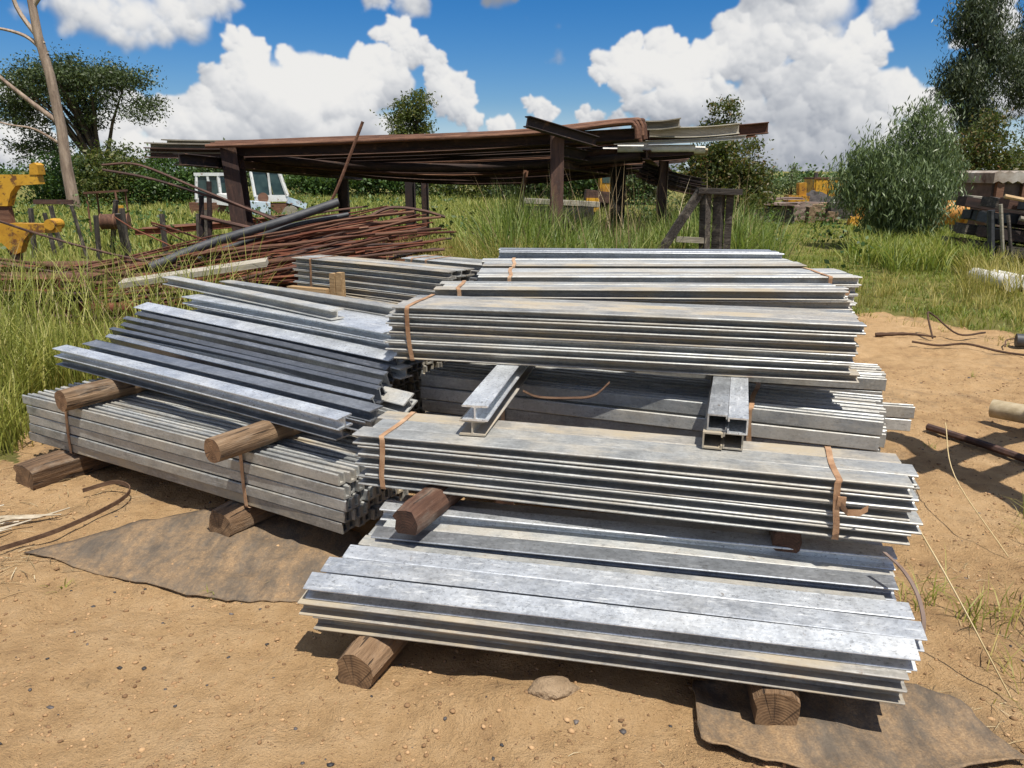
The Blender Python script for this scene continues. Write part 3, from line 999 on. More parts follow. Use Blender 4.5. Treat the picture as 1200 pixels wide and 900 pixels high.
for k, (v, w, roll, l0, l1, mt, lab) in enumerate(A_LIST):
    P = AO + AU * l0 + AV * v + Vector((0, 0, w))
    Q = AO + AU * (1.90 + l1) + AV * (v + random.uniform(-.009, .013)) + Vector((0, 0, w - 0.004))
    loose(lab or 'grey steel section packed inside the lower courses of the frontmost pile', P, Q, 0.080, A_H, mt, roll, GA)

# loose pile on the two round logs, left
GG = 'loose beams thrown across the left bundle'
G_LIST = [
 ((-2.69, 4.50, 0.535), (-0.74, 3.20, 0.520), 0, 'galv_blue', 'lower front beam lying on both round logs at left', 0),
 ((-2.68, 4.48, 0.592), (-0.72, 3.18, 0.575), 4, 'galv_bright', 'upper front beam of the loose left pile, sticking out over the grass', 0),
 ((-2.58, 4.59, 0.540), (-0.63, 3.30, 0.520), 0, 'galv_blue', None, 0),
 ((-2.56, 4.585, 0.597), (-0.60, 3.285, 0.578), 3, 'galv_blue', 'second beam back in the loose left pile with a bright upper flange', 0),
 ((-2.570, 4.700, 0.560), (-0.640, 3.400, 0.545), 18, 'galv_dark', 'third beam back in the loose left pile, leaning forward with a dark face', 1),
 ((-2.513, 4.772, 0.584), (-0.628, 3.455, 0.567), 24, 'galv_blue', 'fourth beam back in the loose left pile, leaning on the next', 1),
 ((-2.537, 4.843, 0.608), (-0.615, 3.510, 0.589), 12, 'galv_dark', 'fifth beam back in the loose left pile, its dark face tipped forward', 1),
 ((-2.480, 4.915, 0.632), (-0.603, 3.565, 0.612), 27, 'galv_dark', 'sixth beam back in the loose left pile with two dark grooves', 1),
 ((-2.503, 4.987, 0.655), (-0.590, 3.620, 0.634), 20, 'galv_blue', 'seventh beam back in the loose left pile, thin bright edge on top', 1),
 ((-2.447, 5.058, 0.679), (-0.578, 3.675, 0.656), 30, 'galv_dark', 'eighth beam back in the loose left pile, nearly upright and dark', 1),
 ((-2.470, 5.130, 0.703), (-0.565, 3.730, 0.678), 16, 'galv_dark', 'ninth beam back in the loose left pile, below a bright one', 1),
 ((-2.48, 5.14, 0.735), (-0.57, 3.74, 0.712), 12, 'galv_bright', 'rearmost bright blue beam of the loose left pile', 2),
 ((-2.20, 4.95, 0.672), (-0.52, 3.68, 0.665), 0, 'galv_grey', None, 0),
 ((-1.90, 4.55, 0.60), (-0.47, 3.50, 0.57), 30, 'galv_grey', 'dark beam whose right end pokes out low beside the shaded bundle', 0),
 ((-1.95, 4.50, 0.545), (-0.50, 3.43, 0.520), 85, 'galv_grey', None, 0),
 ((-2.42, 5.44, 0.880), (-0.95, 4.16, 0.868), 0, 'galv_grey', 'dark beam lying skewed on the pale blue flanges, its left end jutting out', 0),
 ((-1.98, 5.33, 0.866), (-0.60, 4.24, 0.864), 0, 'galv_grey', 'narrow dark beam along the back of the pale blue flanges', 0),
]
for (P, Q, roll, mt, lab, sec) in G_LIST:
    bb, hh_ = ((0.088, 0.054), (0.034, 0.082), (0.105, 0.052))[sec]
    loose(lab or 'loose beam jammed underneath the others in the left pile', P, Q, bb, hh_, mt, roll, GG)

# two pairs laid across, carrying the top bundle
d1v = Vector((math.cos(R(78.5)), math.sin(R(78.5)), 0))
for k in range(2):
    P = Vector((-0.155 + 0.012 * k, 2.845 - 0.012 * k, 0.656 + 0.0635 * k))
    loose(('lower' if k == 0 else 'upper') + ' beam of the crosswise pair left of centre, carrying the top bundle', P, P + d1v * 1.25, 0.105, 0.063, 'galv_bright' if k else 'galv_dusty', 0,
          'crosswise beams under the top bundle')
d2v = Vector((math.cos(R(73.8)), math.sin(R(73.8)), 0))
side = Vector((d2v.y, -d2v.x, 0))
_ch = {}
for k in range(4):
    lr, tb = k % 2, k // 2
    mb = MB()
    pr = channel_profile(0.072, 0.063)
    if lr == 1:
        pr = [(-y, z) for y, z in pr]
    # web sits at the middle of each pair
    pr = [(-y if False else y, z) for y, z in pr]
    mb.prism([(y, z) for y, z in pr], 0, 1.2, nseg=3)
    me = mb.mesh('channel', 'galv_bright' if tb else 'galv_dusty')
    P = Vector((0.775, 2.685, 0.657)) + side * ((lr - 0.5) * 0.0735 + 0.012 * tb) + d2v * (0.0 + 0.012 * (k % 3)) + Vector((0, 0, 0.064 * tb))
    loose('%s %s channel of the four lying crosswise right of centre' % (('bottom', 'top')[tb], ('left', 'right')[lr]), P, P + d2v * 1.2, 0.07, 0.06, None, 0,
          'crosswise channels under the top bundle', 'steel_channel', me, 'steel channel')


# ------------------------------------------------------------------ timbers
def log_mesh(name, r, L, mats, seed, n=20, flat=0.0):
    rr = random.Random(seed)
    mb = MB()
    vs = []
    ns = 8
    lob = [1 + rr.uniform(-.05, .05) for _ in range(n)]
    for i in range(ns + 1):
        x = L * i / ns
        for k in range(n):
            a = 2 * PI * k / n
            q = r * lob[k] * (1 + 0.02 * math.sin(i * 1.7 + k))
            if i in (0, ns):
                q *= 0.97
            y, z = q * math.cos(a), q * math.sin(a)
            if flat and z < -r * flat:
                z = -r * flat
            vs.append((x, y, z))
    fs = []
    for i in range(ns):
        for k in range(n):
            fs.append((i * n + k, (i + 1) * n + k, (i + 1) * n + (k + 1) % n, i * n + (k + 1) % n))
    mb.add(vs, fs)
    mb.f += [tuple(range(n)), tuple(ns * n + k for k in range(n))[::-1]]
    mb.m += [1, 1]
    return smooth_by_angle(mb.mesh(name, mats), 50)


def block_mesh(name, w, h, L, mats, seed, cham=0.25, round_top=False):
    """hewn timber: irregular chamfered section, split arrises, worn ends"""
    rr = random.Random(seed)
    c = cham * min(w, h)
    base = [(-w / 2 + c * .6, 0), (w / 2 - c * .6, 0), (w / 2, c * .8), (w / 2 - 0.004, h * .55), (w / 2 - 0.003, h - c), (w / 2 - c, h), (0, h + 0.004), (-w / 2 + c * .9, h), (-w / 2, h - c * .9), (-w / 2 - 0.003, h * .5), (-w / 2, c * .7)]
    base = [(y + rr.uniform(-.05, .05) * w, max(0, z + (rr.uniform(-.05, .05) * h if z > 0.001 else 0))) for y, z in base]
    n = len(base)
    ns = 9
    vs = []
    for i in range(ns + 1):
        k = 0.93 if i in (0, ns) else 1.0
        x = L * (0.012 if i == 0 else (0.0 if i == 0 else i / ns))
        for j, (y, z) in enumerate(base):
            q = rr.uniform(-.02, .02)
            vs.append((x + (rr.uniform(-.006, .006) if i in (0, ns) else 0), y * k * (1 + q), z * (k if z > 0.01 else 1) * (1 + q * .6)))
    fs = []
    for i in range(ns):
        for j in range(n):
            fs.append((i * n + j, (i + 1) * n + j, (i + 1) * n + (j + 1) % n, i * n + (j + 1) % n))
    mb = MB()
    mb.add(vs, fs)
    mb.f += [tuple(range(n)), tuple(ns * n + j for j in range(n))[::-1]]
    mb.m += [1, 1]
    return smooth_by_angle(mb.mesh(name, mats), 28)


def timber(label, P, ang, me, group=None, cat='timber', name='timber_bearer', tilt=0, roll=0):
    o = link(name, me, None, P, (R(roll), R(tilt), R(ang)))
    return tag(o, label, cat, group)


GT = 'timbers under and between the steel bundles'
timber('round log with a knot lying on the left bundle near its left end', (-2.385, 3.915, 0.476), 58, log_mesh('round_log', 0.060, 0.80, ['wood_round', 'grain_round'], 1), GT, 'log', 'round_log')
timber('short round log lying on the left bundle near its right end', (-1.305, 3.165, 0.474), 57, log_mesh('round_log', 0.058, 0.78, ['wood_round', 'grain_round'], 2), GT, 'log', 'round_log', roll=40)
timber('weathered timber on the sand under the left end of the leftmost bundle', (-2.63, 3.86, 0.005), 57, block_mesh('timber_bearer', 0.20, 0.128, 1.0, ['wood_block', 'grain_block'], 4), GT)
timber('weathered timber on the rubber sheet under the right end of the leftmost bundle', (-1.365, 3.275, 0.005), 58, block_mesh('timber_bearer', 0.15, 0.128, 0.95, ['wood_block', 'grain_block'], 5), GT)
timber('short round topped timber poking out at the front left of the lowest pile', (-0.525, 2.185, 0.0), 70, block_mesh('timber_bearer', 0.140, 0.128, 0.95, ['wood_block', 'grain_block'], 6, 0.30), GT)
timber('squat timber end under the front right of the lowest pile, on a black sheet', (0.80, 1.99, 0.0), 80, block_mesh('timber_bearer', 0.135, 0.132, 0.95, ['wood_block', 'grain_block'], 8, 0.2), GT)
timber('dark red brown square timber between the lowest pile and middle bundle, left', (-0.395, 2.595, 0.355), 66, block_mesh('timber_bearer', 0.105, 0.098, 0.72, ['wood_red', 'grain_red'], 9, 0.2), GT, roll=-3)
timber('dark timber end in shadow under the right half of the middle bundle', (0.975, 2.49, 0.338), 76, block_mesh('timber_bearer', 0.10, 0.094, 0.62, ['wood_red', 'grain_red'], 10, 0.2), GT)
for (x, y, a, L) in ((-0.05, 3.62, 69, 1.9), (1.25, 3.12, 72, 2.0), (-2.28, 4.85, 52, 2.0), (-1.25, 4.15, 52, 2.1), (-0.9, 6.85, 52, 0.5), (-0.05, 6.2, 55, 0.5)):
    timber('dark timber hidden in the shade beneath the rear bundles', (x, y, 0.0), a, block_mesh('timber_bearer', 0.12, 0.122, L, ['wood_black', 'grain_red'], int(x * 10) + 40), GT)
for (x, y, a) in ((0.0, 4.05, 88), (1.5, 3.95, 88)):
    timber('thin spacer timber between the base bundles and the rear top row', (x, y, 0.659), a, block_mesh('timber_bearer', 0.08, 0.043, 1.6, ['wood_block', 'grain_block'], int(x * 10) + 60), GT, 'timber', 'timber_spacer')
timber('pale split wood block standing upright against the back left bundle', (-1.40, 6.02, 0.703), -35, (lambda mb: (mb.box((0.028, 0, 0.09), (0.055, 0.06, 0.18)), mb.box((0.085, 0.005, 0.095), (0.05, 0.055, 0.19), (0, 0, 0.2)), mb.mesh('wood_block', 'wood_pale'))[-1])(MB()), None, 'wood block', 'wood_block')
timber('short orange plank lying beside the upright pale wood block', (-1.78, 6.18, 0.704), -28, (lambda mb: (mb.box((0.2, 0, 0.03), (0.40, 0.07, 0.055)), mb.mesh('short_plank', 'wood_pale'))[-1])(MB()), None, 'plank', 'short_plank')

# dry sand-coloured stone in front of the pile
mb = MB()
bmx = bmesh.new()
bmesh.ops.create_icosphere(bmx, subdivisions=3, radius=1)
for v in bmx.verts:
    n_ = float(vnoise(v.co.x * 2 + 5, v.co.y * 2 + v.co.z, 1.0))
    v.co = Vector((v.co.x * 0.080 * (1 + .4 * n_), v.co.y * 0.048 * (1 + .3 * n_), v.co.z * 0.038))
me = bpy.data.meshes.new('flat_stone')
bmx.to_mesh(me)
bmx.free()
me.materials.append(MATS['stone_tan'])
o = link('flat_stone', me, None, (0.13, 2.125, gz(0.13, 2.125) + 0.004), (0.25, 0.05, 0.2))
tag(o, 'flat sandy stone bedded in soil before the lowest pile', 'stone')


# ------------------------------------------------------------------ rubber sheets
def rubber_mat():
    m, t, p = new_mat('rubber_sheet')
    pos = world_vec(t)
    vs = t.vmath('MULTIPLY', t.vmath('ADD', pos, t.vmath('SCALE', pos, 0.0)), (5, 1.3, 1))
    base = t.ramp(t.noise(vs, 5, 6, 0.7), [(0.3, (0.055, 0.047, 0.040)), (0.6, (0.105, 0.088, 0.070)), (0.85, (0.18, 0.15, 0.115))])
    dust = t.mr(t.math('ADD', t.noise(t.vmath('MULTIPLY', pos, (1.6, 0.7, 1)), 4.2, 7, 0.72), t.math('MULTIPLY', t.noise(pos, 45, 4, 0.7), 0.35)), 0.50, 0.95, 0.06, 0.85, smooth=True)
    sandc = t.ramp(t.noise(pos, 150, 3), [(0.3, (0.25, 0.15, 0.07)), (0.7, (0.47, 0.31, 0.16))])
    t.put(p.inputs['Base Color'], t.mix(dust, base, sandc))
    p.inputs['Roughness'].default_value = 0.82
    t.put(p.inputs['Normal'], t.bump(t.math('ADD', t.noise(vs, 12, 4), t.noise(pos, 130, 3)), 0.4, 0.008))
    MATS['rubber_sheet'] = m


rubber_mat()


def sheet(label, poly, curl, seed):
    rr = random.Random(seed)
    cx = sum(q[0] for q in poly) / len(poly)
    cy = sum(q[1] for q in poly) / len(poly)
    out = []
    for i in range(len(poly)):
        a, b2 = poly[i], poly[(i + 1) % len(poly)]
        for k in range(8):
            q = k / 8
            out.append((a[0] + (b2[0] - a[0]) * q + rr.uniform(-.005, .005), a[1] + (b2[1] - a[1]) * q + rr.uniform(-.005, .005)))
    nr = 14
    n = len(out)
    vs = []
    for j in range(nr + 1):
        s = j / nr
        for (x, y) in out:
            px, py = cx + (x - cx) * s, cy + (y - cy) * s
            z = gz(px, py) + 0.0085 + curl * max(0, (s - 0.75) / 0.25) ** 2 * (0.6 + 0.5 * math.sin(px * 9 + seed)) + 0.012 * float(vnoise(px * 5, py * 5)) * (0.5 + 0.5 * s)
            vs.append((px, py, z))
    fs = []
    for j in range(nr):
        for i in range(n):
            fs.append((j * n + i, j * n + (i + 1) % n, (j + 1) * n + (i + 1) % n, (j + 1) * n + i))
    mb = MB()
    mb.add(vs, fs)
    me = mb.mesh('rubber_sheet', 'rubber_sheet', True)
    o = link('rubber_sheet', me)
    md = o.modifiers.new('thickness', 'SOLIDIFY')
    md.thickness = 0.005
    md.offset = -1
    return tag(o, label, 'rubber sheet', 'old rubber belting sheets on the ground')


sheet('worn grey rubber sheet half covered by sand at the left', [(-2.16, 3.10), (-1.80, 3.45), (-1.30, 3.62), (-0.72, 3.32), (-0.56, 2.98), (-0.80, 2.74), (-1.05, 2.75), (-1.31, 2.79), (-1.72, 2.94)], 0.004, 1)
sheet('black rubber sheet with a curled front edge at bottom right', [(0.60, 2.22), (0.556, 1.93), (0.70, 1.845), (0.874, 1.80), (1.18, 1.81), (1.50, 1.875), (1.43, 2.10), (1.22, 2.24), (0.90, 2.26)], 0.020, 2)


# ------------------------------------------------------------------ small things on the ground
def tube_obj(name, pts, rad, mat, label=None, cat=None, group=None, n=8, smooth=True, parent=None):
    mb = MB()
    mb.tube(pts, rad, n)
    me = mb.mesh(name, mat)
    if smooth:
        smooth_by_angle(me, 45)
    o = link(name, me, parent)
    return tag(o, label, cat, group)


def band_obj(name, pts, w, mat, label, cat, group=None, up=Vector((0, 0, 1)), th=0.002):
    """a loose steel band standing on its edge along pts"""
    mb = MB()
    vs = []
    P = [Vector(q) for q in pts]
    for i, q in enumerate(P):
        d = (P[min(i + 1, len(P) - 1)] - P[max(i - 1, 0)]).normalized()
        nrm = d.cross(up).normalized() * th
        for a, b2 in ((0, -1), (0, 1), (1, 1), (1, -1)):
            vs.append(q + up * (a * w) + nrm * b2)
    fs = []
    for i in range(len(P) - 1):
        for k in range(4):
            k2 = (k + 1) % 4
            fs.append((i * 4 + k, i * 4 + k2, (i + 1) * 4 + k2, (i + 1) * 4 + k))
    fs += [(0, 1, 2, 3), tuple((len(P) - 1) * 4 + k for k in (3, 2, 1, 0))]
    mb.add(vs, fs)
    o = link(name, mb.mesh(name, mat))
    return tag(o, label, cat, group)


def curve_pts(ctrl, n=24):
    """Catmull-Rom through control points"""
    c = [Vector(q) for q in ctrl]
    c = [c[0] * 2 - c[1]] + c + [c[-1] * 2 - c[-2]]
    out = []
    seg = len(c) - 3
    for i in range(seg):
        for k in range(n // seg + 1):
            s = k / (n // seg + 1)
            a, b2, d, e = c[i], c[i + 1], c[i + 2], c[i + 3]
            out.append(0.5 * ((2 * b2) + (d - a) * s + (2 * a - 5 * b2 + 4 * d - e) * s * s + (-a + 3 * b2 - 3 * d + e) * s ** 3))
    out.append(c[-2])
    return out


band_obj('loose_strap', curve_pts([(-2.30, 3.10, .015), (-2.12, 3.30, .02), (-1.99, 3.58, .03), (-1.98, 3.72, .05), (-2.09, 3.78, .06), (-2.24, 3.74, .03)], 30), 0.022, 'twig_dark', 'rusty steel strap lying in a hoop on the sand before the left bundle', 'strap')
band_obj('loose_strap', curve_pts([(0.05, 3.42, 0.668), (0.12, 3.32, 0.668), (0.26, 3.27, 0.678), (0.36, 3.27, 0.69), (0.44, 3.36, 0.725)], 24), 0.016, 'twig_dark', 'curved rusty strap end on the shaded bundle under the top one', 'strap', up=Vector((0.1, 0.9, 0.3)).normalized())
band_obj('loose_strap', curve_pts([(1.250, 2.34, 0.42), (1.280, 2.27, 0.395), (1.290, 2.19, 0.36), (1.288, 2.13, 0.31), (1.284, 2.11, 0.26)], 24), 0.013, 'steel_scrap', 'slack pale strap hanging over the right end of the lowest pile', 'strap', up=Vector((-1, 0, 0.15)).normalized())

# straw, bleached rope and twigs
rr = random.Random(91)
for k in range(9):
    x, y = rr.uniform(-2.95, -2.45), rr.uniform(2.95, 3.35)
    a = rr.uniform(0.2, 1.0)
    L = rr.uniform(.25, .6)
    c = [(x + L * q * math.cos(a) + rr.uniform(-.03, .03), y + L * q * math.sin(a) + rr.uniform(-.03, .03), 0.018 + rr.uniform(0, .035)) for q in (0, .33, .66, 1)]
    tube_obj('bleached_root', curve_pts(c, 18), [0.004 + 0.006 * math.sin(PI * min(1, .2 + i / 24)) for i in range(len(curve_pts(c, 18)))], 'straw_pale', 'bleached stringy root lying on the sand at far left', 'root', 'bleached roots at far left', n=5)
tube_obj('dry_branch', curve_pts([(3.70, 7.72, .04), (4.0, 7.66, .06), (4.26, 7.62, .04)], 10), [0.022, .025, .019, .021, .017, .019, .014, .015, .012, .012, .010, .010, .010], 'twig_dark', 'thick dark branch lying straight on the sand at right', 'branch', n=6)
tube_obj('dry_branch', curve_pts([(4.22, 7.60, .03), (4.30, 7.90, .22), (4.38, 7.92, .20), (4.50, 7.65, .06), (4.85, 7.78, .05)], 20), 0.010, 'twig_dark', 'crooked dark branch with a raised fork on the sand at right', 'branch', n=6)
tube_obj('dry_branch', curve_pts([(3.86, 7.30, .06), (4.08, 7.22, .04), (4.30, 7.15, .07), (4.55, 6.98, .03), (4.85, 6.72, .03)], 20), 0.011, 'twig_dark', 'long wavy dark branch nearer the steel stack on the sand', 'branch', n=6)
tube_obj('dry_branch', curve_pts([(4.70, 7.20, .03), (4.85, 7.42, .05), (5.05, 7.55, .04)], 8), 0.007, 'twig_dark', 'thin twig behind the long wavy branch at right', 'branch', n=5)
tube_obj('steel_rod', [(2.72, 4.80, .035), (2.90, 4.46, .03), (3.02, 4.22, .02)], 0.024, 'rust_dark', 'short dark steel rod lying on sand beside the crossing shadows', 'rod')
tube_obj('tan_pipe', [(3.25, 5.00, .10), (3.50, 4.70, .11), (4.0, 4.13, .13)], 0.062, 'pipe_tan', 'tan plastic pipe lying at the right edge with an open end', 'pipe', n=18)
tube_obj('black_pipe_end', [(4.90, 7.36, .06), (5.6, 7.1, .07)], 0.065, 'pipe_black', 'black pipe end entering from the right edge above the sand', 'pipe', n=14)
for a, b2, lab in (((7.05, 11.8, .12), (7.00, 10.8, .12), 'white plastic pipe lying in the grass at right'), ((7.30, 11.75, .10), (7.32, 10.9, .10), 'second white pipe beside the first, farther right in grass')):
    tube_obj('white_pipe', [a, b2], 0.11, 'pipe_white', lab, 'pipe', 'white pipes in the grass', n=14)

# out-of-frame pipe trestle whose crossing pipes throw the shadow on the sand at right
tr = empty('pipe_trestle', (3.2, 3.3, 0), label='pipe trestle of crossing tubes just outside the right edge', cat='trestle')
for P, Q, rad, nm in (((2.80, 4.20, 1.66), (3.10, 2.55, 1.64), 0.095, 'rail'), ((2.62, 3.58, 1.62), (4.9, 4.88, 1.62), 0.085, 'rail'), ((2.93, 3.38, 1.65), (4.9, 4.60, 1.65), 0.065, 'rail')):
    mb = MB()
    mb.tube([Vector(P) - tr.location, Vector(Q) - tr.location], rad, 12)
    link(nm, smooth_by_angle(mb.mesh(nm, 'rust_dark')), tr)
for (x, y) in ((3.08, 2.62), (4.75, 4.8), (4.75, 4.5)):
    mb = MB()
    mb.tube([Vector((x, y, -0.05)) - tr.location, Vector((x, y, 1.64)) - tr.location], 0.045, 10)
    link('leg', smooth_by_angle(mb.mesh('leg', 'rust_dark')), tr)


# scattered grit, slag bits and clods
def scatter_stones(name, label, n, region, smin, smax, mat, seed, flat=0.6, avoid=True):
    r = np.random.default_rng(seed)
    bmx = bmesh.new()
    bmesh.ops.create_icosphere(bmx, subdivisions=1, radius=1)
    bv = np.array([v.co[:] for v in bmx.verts])
    bf = np.array([[v.index for v in f.verts] for f in bmx.faces])
    bmx.free()
    x = r.uniform(region[0], region[1], n)
    y = region[2] + (region[3] - region[2]) * r.random(n) ** 1.6
    keep = grass_mask(x, y) < 0.5
    x, y = x[keep], y[keep]
    n = len(x)
    s = smin * (smax / smin) ** (r.random(n) ** 3.2)
    vv = bv[None] * (1 + 0.35 * r.standard_normal((n, len(bv), 1)).clip(-1.5, 1.5) * 0.7)
    sc = np.stack([s * r.uniform(.7, 1.4, n), s * r.uniform(.7, 1.4, n), s * flat * r.uniform(.6, 1.2, n)], -1)
    vv = vv * sc[:, None, :]
    a = r.uniform(0, 2 * PI, n)
    ca, sa = np.cos(a)[:, None], np.sin(a)[:, None]
    X = vv[..., 0] * ca - vv[..., 1] * sa + x[:, None]
    Yv = vv[..., 0] * sa + vv[..., 1] * ca + y[:, None]
    Z = vv[..., 2] + (ground_z(x, y) + sc[:, 2] * 0.3)[:, None]
    V = np.stack([X, Yv, Z], -1).reshape(-1, 3)
    F = (bf[None] + (np.arange(n) * len(bv))[:, None, None]).reshape(-1, 3)
    o = link(name, np_mesh(name, V, F, mat))
    return tag(o, label, 'gravel', kind='stuff')


def island_mat(name, stops, rough=0.9):
    m, t, p = new_mat(name)
    g_ = t.n.new('ShaderNodeNewGeometry')
    t.put(p.inputs['Base Color'], t.ramp(g_.outputs['Random Per Island'], stops))
    p.inputs['Roughness'].default_value = rough
    MATS[name] = m


island_mat('grit', [(0.0, (0.16, 0.095, 0.05)), (0.4, (0.33, 0.205, 0.10)), (0.85, (0.38, 0.25, 0.13)), (1.0, (0.46, 0.36, 0.25))])
island_mat('sand_crumb', [(0.0, (0.16, 0.09, 0.042)), (0.5, (0.34, 0.205, 0.10)), (1.0, (0.47, 0.30, 0.155))])
island_mat('slag_bits', [(0.0, (0.02, 0.019, 0.02)), (0.6, (0.055, 0.05, 0.05)), (1.0, (0.15, 0.13, 0.12))], 0.6)
island_mat('straw_bits', [(0.0, (0.09, 0.055, 0.028)), (0.45, (0.24, 0.17, 0.085)), (0.8, (0.42, 0.33, 0.18)), (1.0, (0.58, 0.50, 0.33))], 0.8)
scatter_stones('sand_clods', 'sandy clods and pebbles scattered over the yard', 42000, (-3.2, 4.4, 1.45, 6.5), 0.0018, 0.010, 'sand_crumb', 3)
scatter_stones('pale_pebbles', 'pale pebbles scattered over the yard', 260, (-3.4, 4.6, 1.45, 7.5), 0.002, 0.010, 'grit', 5)
scatter_stones('slag_chips', 'dark slag chips strewn over the yard sand', 1500, (-3.2, 4.2, 1.45, 6.5), 0.002, 0.011, 'slag_bits', 4, 0.5)


# ------------------------------------------------------------------ blades: grass, straw
def blades(name, label, x, y, h, w, mat, seed, lean=(0.1, 0.6), z=None, cat='grass', lie=False, parent=None):
    r = np.random.default_rng(seed)
    n = len(x)
    if n == 0:
        return None
    z = ground_z(x, y) - 0.01 if z is None else z
    h = np.broadcast_to(h, (n,)) * r.uniform(0.55, 1.15, n)
    w = np.broadcast_to(w, (n,)) * r.uniform(0.7, 1.3, n)
    ph = r.uniform(0, 2 * PI, n)
    ln = r.uniform(lean[0], lean[1], n)
    T = np.array([0, 0.38, 0.74, 1.0])
    W = np.array([0.8, 1.0, 0.6, 0.0])
    dx, dy = np.cos(ph), np.sin(ph)
    wa = ph + PI / 2 + r.uniform(-.7, .7, n)
    wx, wy = np.cos(wa), np.sin(wa)
    rows = []
    for tt, ww in zip(T, W):
        off = ln * h * tt ** 1.8
        up_ = h * (tt - 0.38 * np.minimum(ln, 1.3) * tt ** 2.4)
        if lie:
            off = h * (tt - .5)
            up_ = 0.013 + 0.008 * np.sin(tt * 3 + ph)
        px, py, pz = x + dx * off, y + dy * off, z + up_
        if ww > 0:
            rows.append(np.stack([px - wx * w * ww / 2, py - wy * w * ww / 2, pz], -1))
            rows.append(np.stack([px + wx * w * ww / 2, py + wy * w * ww / 2, pz], -1))
        else:
            rows.append(np.stack([px, py, pz], -1))
    V = np.stack(rows, 1).reshape(-1, 3)
    b = (np.arange(n) * 7)[:, None]
    Q = np.concatenate([b + np.array([[0, 1, 3, 2]]), b + np.array([[2, 3, 5, 4]])])
    Tt = b + np.array([[4, 5, 6]])
    o = link(name, np_mesh(name, V, [Q, Tt], mat))
    if label:
        tag(o, label, cat, kind='stuff')
    return o


def clumps(r, region, nclump, per, spread, maskf=None):
    x = r.uniform(region[0], region[1], nclump)
    y = r.uniform(region[2], region[3], nclump)
    if maskf is not None:
        k = maskf(x, y)
        x, y = x[k], y[k]
    per_n = r.integers(per[0], per[1], len(x))
    X = np.repeat(x, per_n) + r.normal(0, spread, per_n.sum())
    Y_ = np.repeat(y, per_n) + r.normal(0, spread, per_n.sum())
    return X, Y_


def grown(x, y):
    return grass_mask(x, y) > 0.5


r = np.random.default_rng(21)
# tall grass on the left, right up to the stack
X, Y_ = clumps(r, (-7.5, -2.9, 4.4, 8.4), 1500, (12, 26), 0.055, lambda x, y: grown(x, y) & (x < -2.95 + 0.30 * (y - 4.6)) & (x > -0.62 * y - 1.6))
nl = len(X)
blades('tall_grass', 'tall yellow green grass growing at the left of the stack', X, Y_, np.clip(0.62 + 0.5 * vnoise(X, Y_, 1.1) - 0.16 * np.clip(Y_ - 5.6, 0, 2.2), .18, 0.9), 0.0085, 'grass_fresh', 31, (0.1, 0.75))
X2, Y2 = clumps(r, (-7.5, -2.6, 5.2, 8.3), 230, (4, 11), 0.05, lambda x, y: (x < -2.9 + 0.22 * (y - 5)) & (x > -0.66 * y - 0.6))
blades('tall_grass', 'taller arching grass standing in front of the rusty beams at left', X2, Y2, 1.15, 0.0085, 'grass_fresh', 47, (0.15, 0.8))
k = r.random(nl) < 0.012
blades('seed_stalks', 'long straw stalks standing above the left grass', X[k], Y_[k], 1.05, 0.005, 'straw_bits', 32, (0.15, 0.7))
# yellowing grass between the stack and the pipe rack
X, Y_ = clumps(r, (-1.5, 2.2, 7.6, 11.5), 760, (14, 28), 0.07)
blades('yellow_grass', 'tall yellowing grass between the stack and the pipe rack', X, Y_, np.clip(0.85 + 0.4 * vnoise(X, Y_, .8), .4, 1.2), 0.011, 'grass_dry', 33, (0.1, 0.7))
X, Y_ = clumps(r, (-0.8, 3.7, 9.2, 13.5), 860, (14, 26), 0.10, lambda x, y: (x > -0.2) & ~((x > 0.165 * y) & (y < 10.5)))

blades('reed_grass', 'high green reedy grass under the right end of the pipe rack', X, Y_, np.clip(1.25 + 0.7 * vnoise(X, Y_, .7), .6, 1.9), 0.017, 'grass_reed', 34, (0.1, 0.8))
k = r.random(len(X)) < 0.03
blades('seed_stalks', 'pale seeding stalks standing over the reedy grass', X[k], Y_[k], 1.75, 0.010, 'straw_bits', 50, (0.1, 0.5))
# lawn on the right
X, Y_ = clumps(r, (2.2, 12, 8.0, 16), 5200, (5, 10), 0.06, lambda x, y: grown(x, y) & (x < 0.72 * y + 1))
blades('lawn_grass', 'short bright grass on the right of the yard', X, Y_, np.clip(0.085 + 0.12 * vnoise(X, Y_, .9), .04, .20), 0.010, 'grass_lawn', 35, (0.2, 0.9))
X, Y_ = clumps(r, (3.2, 8.5, 8.2, 11.8), 210, (10, 24), 0.05, lambda x, y: grown(x, y))
blades('dry_tufts', 'yellow dry grass tufts along the edge of the sand', X, Y_, 0.24, 0.008, 'grass_dry', 36, (0.1, 0.8))
X, Y_ = clumps(r, (5.4, 9.6, 9.6, 13.5), 170, (14, 30), 0.06, lambda x, y: (x > 0.53 * y + 0.55))
blades('brown_grass', 'tall brown grass in front of the dark scrap pile at right', X, Y_, 0.52, 0.010, 'grass_dry', 37, (0.1, 0.8))
X, Y_ = clumps(r, (5.6, 10.5, 12.5, 17.5), 330, (12, 26), 0.10, lambda x, y: (x > 0.43 * y + 0.2) & (x < 0.64 * y))
blades('weed_grass', 'leafy green weeds below the drooping bush at right', X, Y_, 0.62, 0.018, 'grass_lawn', 38, (0.2, 0.9))
